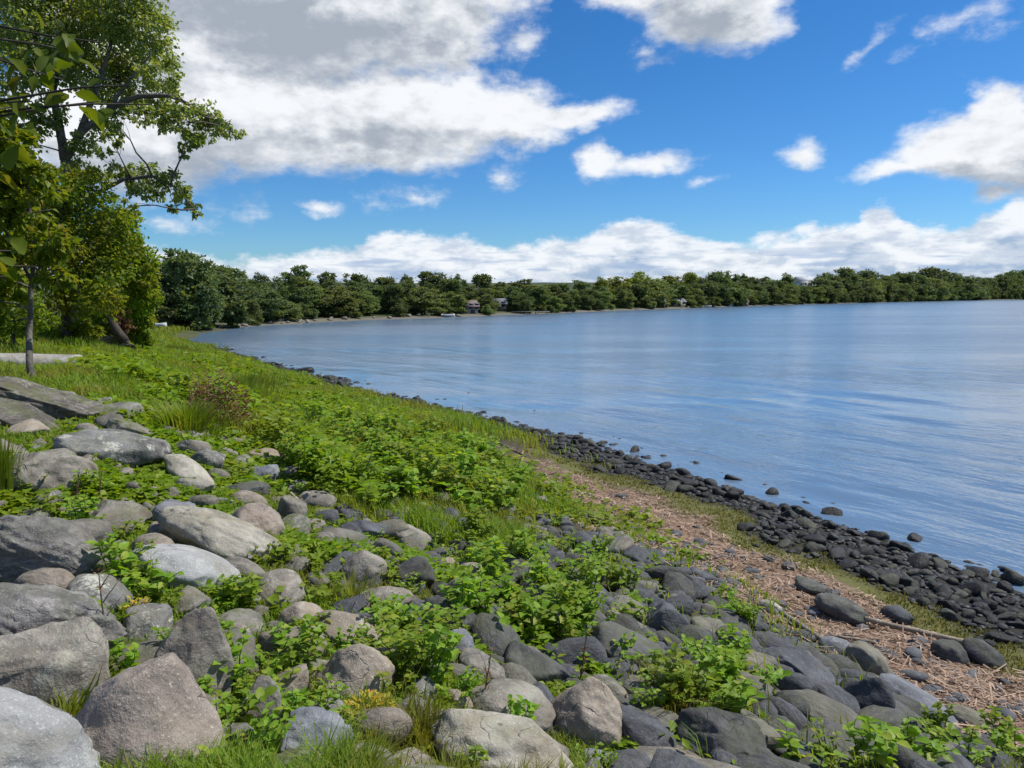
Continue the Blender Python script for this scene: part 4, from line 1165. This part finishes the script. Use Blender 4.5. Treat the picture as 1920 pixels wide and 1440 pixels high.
# ---- the tall cottonwood whose arms reach over the bank
Dc = 27.0
A = lambda px, py, y=Dc: at_depth(px, py, y)
foot = G(150, 634); foot = np.array([A(150, 600)[0], Dc, float(height(np.array([[A(150, 600)[0], Dc]]))[0]) - .1])
cot_clumps = [(200, 80, 70), (262, 55, 52), (292, 100, 36), (300, 140, 30), (120, 50, 66), (60, 60, 70), (15, 40, 60), (20, 140, 55), (180, 145, 50), (225, 25, 60), (150, -40, 80), (50, -50, 90), (250, -30, 55), (290, 35, 28), (240, 120, 40), (110, 130, 42),
              (250, 160, 34), (300, 182, 32), (340, 200, 30), (375, 215, 28), (405, 228, 24), (436, 248, 17), (360, 242, 22), (320, 228, 24), (350, 262, 20), (300, 222, 20), (345, 282, 13), (385, 255, 17), (265, 215, 24), (425, 232, 15),
              (225, 335, 16), (250, 330, 22), (283, 330, 27), (312, 342, 26), (340, 362, 22), (362, 384, 17), (372, 405, 10), (290, 358, 20), (258, 360, 18), (240, 385, 12), (330, 385, 14),
              (195, 225, 30), (212, 262, 18), (165, 270, 28), (50, 230, 38), (15, 260, 46), (205, 302, 18), (150, 320, 30), (185, 330, 24), (90, 210, 30), (230, 190, 30), (215, 225, 18)]
C, Rr = pix_clumps(cot_clumps, Dc, 2.0, 4)
tr = [([foot, A(138, 520), A(126, 420), A(122, 300)], .17, .15),
      ([A(122, 300), A(150, 250), A(205, 205), A(262, 180), A(318, 180), A(372, 205), A(425, 240)], .15, .03),
      ([A(122, 300), A(112, 240), A(100, 170), A(70, 100), A(20, 80)], .17, .05),
      ([A(150, 250), A(175, 180), A(200, 110), A(225, 20)], .12, .04),
      ([A(122, 410), A(180, 362), A(232, 336), A(285, 330), A(330, 352), A(364, 392)], .10, .02),
      ([A(100, 170), A(120, 90), A(140, -20)], .10, .04), ([A(205, 205), A(250, 140), A(285, 100)], .07, .02), ([A(60, 95), A(0, 60), A(-40, 40)], .08, .03)]
tree_from('cottonwood_tree', foot, tr, C, Rr, .15, M_cotton, 'tall spreading cottonwood with pale limbs reaching over the grassy bank', per=560, seed=3, droop=.5, flat=.8)

# ---- bushy trees below and behind it
def foot_at(px, y, sink=.1):
    x = at_depth(px, 600, y)[0]; return np.array([x, y, float(height(np.array([[x, y]]))[0]) - sink])
f1 = foot_at(122, 25)
C, Rr = pix_clumps([(100, 420, 62), (160, 400, 55), (185, 450, 55), (130, 480, 60), (70, 480, 60), (200, 500, 46), (150, 550, 46), (90, 560, 44), (190, 560, 38), (60, 400, 55), (160, 350, 38), (110, 350, 42), (210, 420, 36), (225, 470, 34)], 25, 1.6, 5)
tree_from('bushy_tree', f1, [([f1, at_depth(124, 590, 25), at_depth(116, 540, 25), at_depth(112, 440, 25), at_depth(120, 360, 25)], .17, .06)], C, Rr, .15, M_bushy, 'dense bushy tree with a dark bent trunk behind the sapling', per=1050, bark=M_bark_dark, seed=12)
f2 = foot_at(235, 31)
C, Rr = pix_clumps([(220, 440, 40), (240, 480, 42), (255, 520, 38), (270, 560, 28), (225, 540, 44), (200, 580, 36), (250, 580, 30), (212, 400, 32), (235, 410, 24), (265, 490, 26), (280, 530, 16), (262, 600, 22), (190, 520, 40), (286, 562, 12), (275, 595, 18), (210, 610, 24)], 31, 1.6, 6)
bushy_end = tree_from('bushy_tree', f2, [([f2, at_depth(218, 590, 31), at_depth(208, 540, 31), at_depth(215, 450, 31), at_depth(225, 400, 31)], .20, .06)], C, Rr, .15, M_bushy, 'bushy tree at the end of the row, next to the open water', per=1050, bark=M_bark_dark, seed=13)
f2b = foot_at(232, 28.5)
e = empty('leaning_trunk', f2b); tag(e, 'short dark trunk leaning over beside the low rock mound', 'tree stump')
m = MB(); m.tube(np.array([at_depth(233, 640, 28.5), at_depth(222, 624, 28.5), at_depth(210, 604, 28.6), at_depth(202, 580, 28.8)]) - f2b, [.20, .17, .14, .10], 9); m.build('trunk', M_bark_dark, e, True)
for (px, y, lst, lab, sd) in [
        (20, 19, [(10, 590, 40), (40, 600, 34), (-20, 580, 50), (60, 570, 30), (20, 630, 26), (-30, 520, 60), (15, 545, 40), (85, 600, 22)], 'dark shrub in deep shade behind the sapling trunk', 21),
        (128, 25.5, [(128, 622, 22), (158, 628, 18), (104, 626, 20), (145, 606, 18), (175, 622, 14)], 'bushy green shrub hiding the foot of the cottonwood', 24),
        (268, 33, [(266, 634, 13), (252, 628, 14), (278, 640, 8)], 'low green shrub at the open end of the tree row', 25),
        (150, 33, [(150, 600, 26), (120, 610, 22), (180, 605, 20), (95, 615, 20), (165, 622, 14), (60, 618, 20)], 'low green shrub under the bushy trees', 22),
        (-60, 23, [(-60, 420, 80), (-20, 350, 70), (-80, 300, 80), (10, 430, 60), (-30, 480, 60), (0, 380, 55), (30, 470, 40)], 'leafy tall shrub at the picture edge behind the sapling', 23)]:
    f = foot_at(px, y); C, Rr = pix_clumps(lst, y, 1.0, sd)
    tree_from('shrub', f, [([f, C.mean(0)], .06, .03)], C, Rr, .12, M_bushy, lab, 'shrub', per=520, bark=M_bark_dark, seed=sd)
f = foot_at(225, 29.5); C, Rr = pix_clumps([(228, 606, 15), (215, 600, 12), (240, 612, 12), (232, 590, 10)], 29.2, .3, 31)
tree_from('shrub', f, [([f, C.mean(0)], .04, .02)], C, Rr, .10, M_rust, 'rusty orange dying shrub above the leaning trunk', 'shrub', per=240, bark=M_bark_dark, seed=32)
f = foot_at(282, 32); m = MB(); e = bushy_end; f = f2
m.tube(wander(at_depth(262, 540, 32), at_depth(296, 466, 32), 7, .05) - f, np.linspace(.07, .03, 7), 6); m.tube(wander(at_depth(276, 505, 32), at_depth(288, 462, 32), 5, .05) - f, np.linspace(.045, .02, 5), 6); m.tube(wander(at_depth(213, 520, 31), at_depth(262, 540, 32), 6, .05) - f, np.linspace(.10, .07, 6), 6)
m.build('branch', rock_mat('bark_red', (.16, .10, .09), (.09, .05, .045), (.22, .16, .15), 0), e, True)

# ---- the young sapling on the bank and a second one beside the camera
Ds = 12.9
fs = G(64, 722)
C, Rr = pix_clumps([(55, 470, 34), (20, 420, 50), (95, 450, 34), (40, 350, 52), (8, 520, 38), (105, 515, 26), (0, 300, 50), (-30, 380, 60), (-40, 480, 55), (60, 400, 38), (75, 330, 30), (20, 270, 36), (-40, 230, 60), (30, 570, 18), (-20, 560, 30)], Ds, .7, 8)
tree_from('sapling', fs, [([fs, at_depth(56, 690, fs[1]), at_depth(55, 620, Ds), at_depth(58, 540, Ds), at_depth(66, 470, Ds), at_depth(50, 360, Ds), at_depth(20, 240, Ds)], .062, .02), ([at_depth(58, 545, Ds), at_depth(78, 490, Ds), at_depth(96, 440, Ds)], .03, .01), ([at_depth(60, 530, Ds), at_depth(20, 450, Ds), at_depth(-30, 370, Ds)], .03, .01)],
          C, Rr, .13, M_sap, 'slender sapling with yellow-green leaves in front of the pale log', per=480, seed=41)
# branches of a young tree just outside the frame hang in with large leaves
yn = 3.4; xb = -3.1; fb = np.array([xb, yn, float(height(np.array([[xb, yn]]))[0]) - .1])
e = empty('young_tree', fb); tag(e, 'young tree at the picture edge whose large olive leaves hang close overhead', 'tree')
m = MB(); tp = wander(fb, [xb - .05, yn, fb[2] + 4.6], 9, .03); m.tube(tp - fb, np.linspace(.05, .02, 9), 9)
LP, LD, LL = [], [], []; rr_ = np.random.default_rng(77)
for (px, py, n, sp) in [(150, 100, 10, 60), (190, 80, 6, 34), (120, 150, 8, 50), (60, 190, 9, 60), (30, 200, 7, 50), (185, 190, 3, 24), (285, 196, 2, 22), (240, 160, 2, 30), (0, 330, 8, 50), (20, 260, 6, 40), (70, 500, 3, 26), (20, 470, 4, 30), (-40, 120, 12, 80), (-60, 300, 12, 80), (30, 520, 2, 20)]:
    tgt = at_depth(px, py, yn + rr_.uniform(-.3, .3)); j = np.argmin(np.abs(tp[:, 2] - (tgt[2] - .1))); w = wander(tp[j], tgt, 7, .06, .05, rng=rr_); m.tube(w - fb, np.linspace(.011, .003, 7), 5)
    for k in range(n):
        b = w[3 + k % 4] * .35 + at_depth(px + rr_.normal(0, sp * .6), py + rr_.normal(0, sp * .6), yn + rr_.normal(0, .15)) * .65
        LP.append(b); d = rr_.normal(0, 1, 3); d[2] -= .5; LD.append(d); LL.append(rr_.uniform(.07, .14))
LP, LD, LL = map(np.array, (LP, LD, LL)); N = np.array([0, -.5, .8]) + rr_.normal(0, .5, LD.shape)
V, T = broad_leaf(LP - fb, LD, N, LL, LL * .62)
m.build('trunk', M_bark_dark, e, True); link('crown', mesh_from('crown', V, T), M_near, e)

# ---- woodland of the far shore: every tree its own object
def far_tree_meshes(seed, kind):
    r = np.random.default_rng(seed); C, R = [], []
    k = 15 if kind == 'round' else 12
    for q in range(k):
        z = r.uniform(.30, .93); wdt = (math.sin(min(1, (1.02 - z) / .75) * PI / 2) ** .7) * (.46 if kind == 'round' else .34)
        a = r.uniform(0, 2 * PI); d = wdt * r.uniform(.2, .9)
        C.append([math.cos(a) * d, math.sin(a) * d, z]); R.append(r.uniform(.13, .21))
    for q in range(9):
        a = r.uniform(0, 2 * PI); C.append([math.cos(a) * .27, math.sin(a) * .27, r.uniform(.06, .28)]); R.append(r.uniform(.10, .16))
    C, R = np.array(C), np.array(R)
    V, T = clump_leaves(C, R, np.full(len(C), 300), .054, seed + 1, .85, .1, .3)
    cr = mesh_from('crown', V, T)
    m = MB(); m.tube(wander([0, 0, -.05], [r.normal(0, .02), r.normal(0, .02), .72], 7, .03, rng=r), np.linspace(.022, .008, 7), 7)
    for q in range(5): m.tube(wander([0, 0, .2 + .08 * q], C[q * 2], 4, .06, rng=r), np.linspace(.010, .004, 4), 5)
    tk = m.mesh('trunk', True); tk.materials.append(M_bark_dark)
    return cr, tk
far_kinds = []
for k in range(9):
    cr, tk = far_tree_meshes(300 + k * 11, 'round' if k % 3 else 'tall')
    far_kinds.append((cr, tk))
far_sets = {}
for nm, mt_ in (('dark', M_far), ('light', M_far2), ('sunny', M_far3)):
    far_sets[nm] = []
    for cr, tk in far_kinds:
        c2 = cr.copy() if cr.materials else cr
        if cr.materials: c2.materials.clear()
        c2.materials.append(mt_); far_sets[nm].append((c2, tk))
shore_x = [-200, 60, 200, 300, 345] + [p[0] for p in far_px] + [2150]
shore_d = [60, 66, 72, 78, 80] + [float(p[1]) for p in far_pts] + [far_pts[-1][1] * 1.25]
SKY = [(-200, 470), (200, 500), (280, 494), (305, 482), (340, 472), (380, 474), (410, 492), (445, 512), (470, 520), (500, 510), (540, 503), (600, 504), (640, 514), (700, 518), (800, 520), (850, 516), (900, 522), (1000, 527), (1060, 530), (1120, 522), (1200, 516), (1300, 520), (1345, 507), (1395, 522), (1450, 520), (1500, 512), (1560, 511), (1620, 517), (1700, 514), (1740, 508), (1790, 520), (1860, 519), (1920, 512), (2150, 512)]
skx, sky_ = zip(*SKY)
def far_tree(px, off, top_y, wide, tone, label, group, yj=0.0):
    if 1482 < px < 1530 and off < 60: top_y = max(top_y, 537)
    d = np.interp(px, shore_x, shore_d) + off
    x = at_depth(px, 556, d)[0]; z = float(height(np.array([[x, d]]), bumps=False)[0])
    H = (CAM[2] + (HORIZON - top_y) * d / F) - z
    if H < 1.2: H = 1.2
    cr, tk = random.choice(far_sets[tone])
    e = empty('far_tree', (x, d, z), random.uniform(0, 6.28)); wv = random.uniform(.8, 1.25); e.scale = (H * wide * wv, H * wide * random.uniform(.85, 1.15) * wv, H)
    tag(e, label, 'tree', group)
    for nm, me in (('trunk', tk), ('crown', cr)):
        c = bpy.data.objects.new(nm, me); COL.objects.link(c); c.parent = e
    return H
g1, g2, g3, g4 = 'front row of trees along the far shore', 'back rows of trees of the far woodland', 'paler bushy trees at the water of the far shore', 'sunlit trees on the far rise'
def tw(px):   # mean step in pixels between crowns
    d = np.interp(px, shore_x, shore_d); return 5.0 * F / d
px = 255.0
while px < 2080:                                   # back row gives the skyline
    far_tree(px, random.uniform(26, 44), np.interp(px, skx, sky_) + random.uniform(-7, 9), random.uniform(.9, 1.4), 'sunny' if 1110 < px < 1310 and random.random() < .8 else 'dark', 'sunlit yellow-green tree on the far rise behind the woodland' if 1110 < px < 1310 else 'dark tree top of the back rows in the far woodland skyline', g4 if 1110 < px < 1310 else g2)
    px += tw(px) * random.uniform(.7, 1.1)
px = 262.0
while px < 2050:
    t = np.interp(px, skx, sky_)
    if not 1850 < px < 1975: far_tree(px, random.uniform(13, 22), t + (590 - t) * random.uniform(.10, .30) * .9, random.uniform(1.1, 1.5), random.choices(['dark', 'light'], [4, 1])[0], 'dark tree top of the back rows in the far woodland skyline', g2)
    px += tw(px) * random.uniform(.7, 1.1)
px = 285.0
while px < 2010:
    t = np.interp(px, skx, sky_)
    if not (858 < px < 898 or 1250 < px < 1285 or 1838 < px < 1985):
        far_tree(px, random.uniform(6, 10), t + (592 - t) * random.uniform(.20, .48), random.uniform(1.1, 1.6), random.choices(['dark', 'light'], [3, 2])[0], 'round dark green tree of the front row along the far shore', g1)
    px += tw(px) * random.uniform(.8, 1.3)
px = 300.0
while px < 2010:
    d = np.interp(px, shore_x, shore_d)
    if not (845 < px < 905 or 1245 < px < 1290 or 1345 < px < 1420 or 1838 < px < 1985):
        by = 556 + (CAM[2] - .8) * F / (d + 4)
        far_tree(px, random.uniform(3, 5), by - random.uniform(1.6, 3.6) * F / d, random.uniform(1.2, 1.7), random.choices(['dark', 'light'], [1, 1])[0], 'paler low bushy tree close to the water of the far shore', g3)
    px += tw(px) * random.uniform(.6, 2.0)
px = 290.0
while px < 930:
    d = np.interp(px, shore_x, shore_d)
    if not 862 < px < 898: far_tree(px, random.uniform(9, 12), 556 + (CAM[2] - .9) * F / (d + 10) - random.uniform(2.4, 4.6) * F / (d + 10), random.uniform(1.1, 1.6), random.choices(['dark', 'light'], [3, 1])[0], 'low dark green tree filling the edge of the wood along the bay', 'low trees filling the edge of the wood along the bay')
    px += tw(px) * random.uniform(.5, .9)
far_tree(350, 9, 470, .82, 'dark', 'tallest rounded tree at the near end of the far woodland', None)
far_tree(1345, 24, 505, .9, 'dark', 'round tree standing above the skyline near the middle of the far shore', None)
far_tree(1742, 40, 504, .7, 'dark', 'small round tree standing up on the far hill skyline', None)
# ------------------------------------------------------------------ logs, houses, boats and other single things
def plain(name, col, rough=.7, var=.25, scale=6.0):
    mt, nt, out = new_mat(name)
    tc = nt.n('ShaderNodeTexCoord'); n1 = nt.noise(tc.outputs['Object'], scale, 5, .6)
    c = nt.mix(n1, tuple(x * (1 - var) for x in col), tuple(min(1, x * (1 + var)) for x in col))
    principled(nt, out, c, rough, nt.bump(n1, .2, .05)); return mt
M_wood = rock_mat('weathered_wood', (.38, .365, .335), (.18, .17, .15), (.50, .49, .46), 0, .25, (.36, .37, .28), band=.5, rough=.9, bump=.7)
M_drift = rock_mat('driftwood', (.40, .33, .25), (.20, .16, .11), (.52, .45, .36), 0, 0, band=.6, rough=.9, bump=.6)
M_drift2 = rock_mat('grey_driftwood', (.26, .24, .21), (.12, .11, .09), (.36, .34, .30), 0, 0, band=.6, rough=.9, bump=.6)

def log_between(name, p0, p1, r0, r1, mat, label, cat, lump=.06, amp=.02, k=12, n=18):
    p0, p1 = np.asarray(p0), np.asarray(p1); c = (p0 + p1) / 2
    P = wander(p0, p1, n, amp) - c; V, Q, T = tube(P, np.linspace(r0, r1, n), k)
    ctr = np.repeat(P, k, 0); ctr = np.concatenate([ctr, P[[0, -1]]])
    V = ctr + (V - ctr) * (1 + lump * fbm(V / (r0 * 2.5), 3, 17))[:, None]
    o = link(name, mesh_from(name, V, [Q, T], True), mat); o.location = c; tag(o, label, cat); return o
a, b = G(-150, 690), G(150, 689)
log_between('log', a + [0, 0, .14], b + [0, 0, .14], .17, .155, M_wood, 'long pale weathered log lying in grass behind the sapling', 'log', .10, .012)
def stick(px0, py0, px1, py1, wpx, mat, label, lift=.03):
    a, b = G(px0, py0), G(px1, py1); r = wpx * np.linalg.norm(a - CAM) / F / 2
    return log_between('dead_branch', a + [0, 0, r + lift], b + [0, 0, r + lift * .6], r * .85, r * 1.1, mat, label, 'branch', .22, .014, 8, 14)
stick(1620, 1172, 1815, 1216, 10, M_drift, 'pale dead branch lying across the reed litter', .04)
stick(1462, 1162, 1556, 1222, 9, M_drift2, 'straight grey stick propped over dark stones at the reed litter', .06)
stick(1556, 1198, 1640, 1210, 6, M_drift, 'thin brown twig parallel to the pale dead branch', .02)
stick(1780, 1275, 1840, 1300, 6, M_drift2, 'short dark twig on the reed litter near the picture edge', .02)
stick(1470, 1395, 1492, 1440, 6, M_drift, 'broken pale stick in a gap below the olive-grey stone', .05)
stick(1640, 1300, 1660, 1270, 4, M_drift, 'thin tan stalk lying beside the bluish slate block', .04)
stick(545, 955, 572, 968, 5, M_drift, 'short tan stick on the dark upright stone', .16)
stick(930, 830, 985, 858, 3, M_drift2, 'thin grey stick at the upper end of the reed litter', .02)

# ---- houses and sheds on the far shore
M_wall_g = plain('wall_greyish', (.30, .30, .30)); M_wall_w = plain('wall_white', (.45, .45, .44)); M_wall_y = plain('wall_cream', (.34, .30, .20)); M_wall_b = plain('wall_brown', (.24, .19, .17))
M_roof_b = plain('roof_brown', (.17, .12, .11)); M_roof_g = plain('roof_grey', (.24, .24, .25)); M_roof_w = plain('roof_pale', (.30, .30, .30)); M_trim = plain('trim_white', (.52, .53, .54)); M_dark = plain('door_dark', (.06, .055, .05))
mt, nt, out = new_mat('window_glass'); principled(nt, out, (.03, .04, .05), .08, None, .6); M_pane = mt
def site(px, off):
    d = np.interp(px, shore_x, shore_d) + off; x = at_depth(px, 556, d)[0]
    return np.array([x, d, float(height(np.array([[x, d]]), bumps=False)[0])])
def house(px, off, w, dp, h, rh, wall, roof, label, rz=0.0, nwin=2, storeys=1, lift=0.0, cat='house', name='house', chimney=True):
    p = site(px, off); p[2] += lift; dn = lift + .4; e = empty(name, p, rz); tag(e, label, cat)
    m = MB(); m.box([0, 0, h / 2 - dn / 2], [w, dp, h + dn])
    m.add([[-w / 2, -dp / 2, h], [-w / 2, dp / 2, h], [-w / 2, 0, h + rh], [w / 2, -dp / 2, h], [w / 2, dp / 2, h], [w / 2, 0, h + rh]], [[0, 2, 1], [3, 4, 5]])
    m.build('wall', wall, e)
    m = MB(); ov = .35; t = .14
    for s in (-1, 1):
        y0 = s * (dp / 2 + ov); z0 = h - ov * rh / (dp / 2)
        X = w / 2 + ov
        m.add([[-X, y0, z0], [X, y0, z0], [X, 0, h + rh + .02], [-X, 0, h + rh + .02], [-X, y0, z0 + t], [X, y0, z0 + t], [X, 0, h + rh + t], [-X, 0, h + rh + t]], [[0, 1, 2, 3], [4, 7, 6, 5], [0, 4, 5, 1], [0, 3, 7, 4], [1, 5, 6, 2]])
    rf = m.build('roof', roof, e)
    if chimney:
        m = MB(); m.box([w * .25, dp * .12, h + rh * .9], [.6, .6, 1.3]); m.build('chimney', M_roof_g, rf)
    m = MB(); m.box([w * (.05 if nwin > 1 else .2), -dp / 2 - .03, 1.0], [.95, .08, 2.05]); dr = m.build('door', M_dark, e)
    for st_ in range(storeys):
        for k in range(nwin):
            x = -w / 2 + w * (k + .5) / nwin; x += .25 * w / nwin if st_ == 0 and abs(x - w * .05) < 1.2 else 0; z = 1.45 + st_ * 2.6
            f = MB()
            for (cx, cz, sx, sz) in ((0, .62, 1.2, .1), (0, -.62, 1.2, .1), (-.55, 0, .1, 1.14), (.55, 0, .1, 1.14)): f.box([x + cx, -dp / 2 - .05, z + cz], [sx, .1, sz])
            wn = f.build('window', M_wall_g if wall is M_wall_g else M_trim, e); g_ = MB(); g_.box([x, -dp / 2 - .02, z], [1.0, .04, 1.14]); g_.build('pane', M_pane, wn)
    return e
house(880, 8, 2.7, 2.6, 1.6, 1.0, M_wall_g, M_roof_b, 'small cottage with pale front and brown roof between far trees', .5, 2, chimney=False)
house(934, 15, 4.4, 3, 1.7, 1.0, M_wall_b, M_roof_g, 'grey-roofed low cabin in shade beside the small cottage', -.2, 2, chimney=False)
house(1268, 11, 5.2, 4, 1.7, 1.0, M_wall_y, M_roof_w, 'cream lakeside cabin below the sunlit rise', .25, 2, chimney=False)
house(1360, 10, 5, 4, 1.6, 1.1, M_wall_w, M_roof_w, 'white low house close to the water under the round tree', .3, 2, chimney=False)
house(1506, 62, 11, 8, 3.4, 2.2, M_trim, M_trim, 'big white house high among trees on the far hill', .2, 4, 1, lift=max(0.0, CAM[2] + 20 * (np.interp(1506, shore_x, shore_d) + 62) / F - site(1506, 62)[2] - .5))
house(1240, 6, 2.2, 2.0, 1.9, .8, M_wall_w, M_roof_w, 'tiny white shed at the far waterline', 0, 1, chimney=False, cat='shed', name='shed')
house(1390, 6, 5, 3.4, 1.6, 1.0, M_wall_b, M_roof_b, 'dark boathouse right at the water beside the white low house', .2, 1, chimney=False, cat='boathouse', name='boathouse')

# ---- boats, dock, riprap
def boat(px, off, L, rz, mat, label, lift=.1, hull=.5):
    p = site(px, off); p[2] = max(p[2], 0) + lift; e = empty('rowing_boat', p, rz); tag(e, label, 'boat')
    n = 13; t = np.linspace(-1, 1, n); wdt = np.sqrt(np.clip(1 - np.abs(t) ** 2.6, 0, 1)) * L * .17; wdt[0] = L * .11
    V = []
    for k, tt in enumerate(t):
        sh = .12 * tt * tt * L * .3
        for (fx, z) in ((-1, hull), (-.75, hull * .35), (0, 0), (.75, hull * .35), (1, hull), (.86, hull - .02), (0, hull * .3), (-.86, hull - .02)): V.append([tt * L / 2, wdt[k] * fx, z + sh * (1 if z else .4)])
    Q = [[k * 8 + j, k * 8 + (j + 1) % 8, k * 8 + 8 + (j + 1) % 8, k * 8 + 8 + j] for k in range(n - 1) for j in range(8)]
    m = MB(); m.add(V, Q, [list(range(8)), [8 * (n - 1) + j for j in range(7, -1, -1)]]); m.build('hull', mat, e, True)
    for x in (-.22, .18):
        m = MB(); m.box([x * L, 0, hull * .72], [.24, L * .28, .05]); m.build('seat', M_drift, e)
    return e
boat(286, 3, 2.6, .1, M_trim, 'pale bluish-white boat drawn up on grass at the near end of the far shore')
boat(840, 1.0, 2.6, .3, M_trim, 'small white boat lying at the far waterline before the cottage')
boat(1325, 2.0, 4.2, .2, M_trim, 'white boat on the far beach beside the white low house')
p0 = site(995, -1.0); e = empty('boat_dock', p0, .35); tag(e, 'low wooden dock along the far shore with a pale deck', 'dock')
m = MB(); m.box([0, 0, .62], [9, 1.4, .12]); m.build('deck', M_wood, e)
for x in (-4, -1.4, 1.4, 4):
    for y in (-.6, .6):
        m = MB(); m.tube([[x, y, -1.2], [x, y, .55]], .09, 7); m.build('post', M_drift2, e)
p0 = site(1402, -1.5); e = empty('mooring_post', p0); tag(e, 'pale mooring post standing in water by the boathouse', 'post'); m = MB(); m.tube([[0, 0, -1], [0, 0, .9], [.02, 0, 1.2]], [.16, .15, .13], 9); m.build('pole', M_trim, e, True)
m = MB(); m.tube([[0.02, 0, 1.2], [0.02, 0, 1.3]], [.19, .17], 9); m.build('cap', M_roof_g, e, True)
pale_kinds = stone_set(['block', 'round', 'slab'], 5, 'grey', 2, 'stone')
for k in range(46):
    px_ = random.choice([random.uniform(420, 660), random.uniform(520, 600), random.uniform(1180, 1330), random.uniform(700, 860)]); p = site(px_, random.uniform(.6, 4.5)); s = random.uniform(.35, .95)
    o = bpy.data.objects.new('far_rock', random.choice(pale_kinds)); COL.objects.link(o); o.location = p + np.array([0, 0, s * .12]); o.scale = (s * 1.2, s, s * .7); o.rotation_euler = (0, 0, random.uniform(0, 6))
    tag(o, 'pale rock on the beach of the far shore', 'rock', 'pale rocks along the far beach')
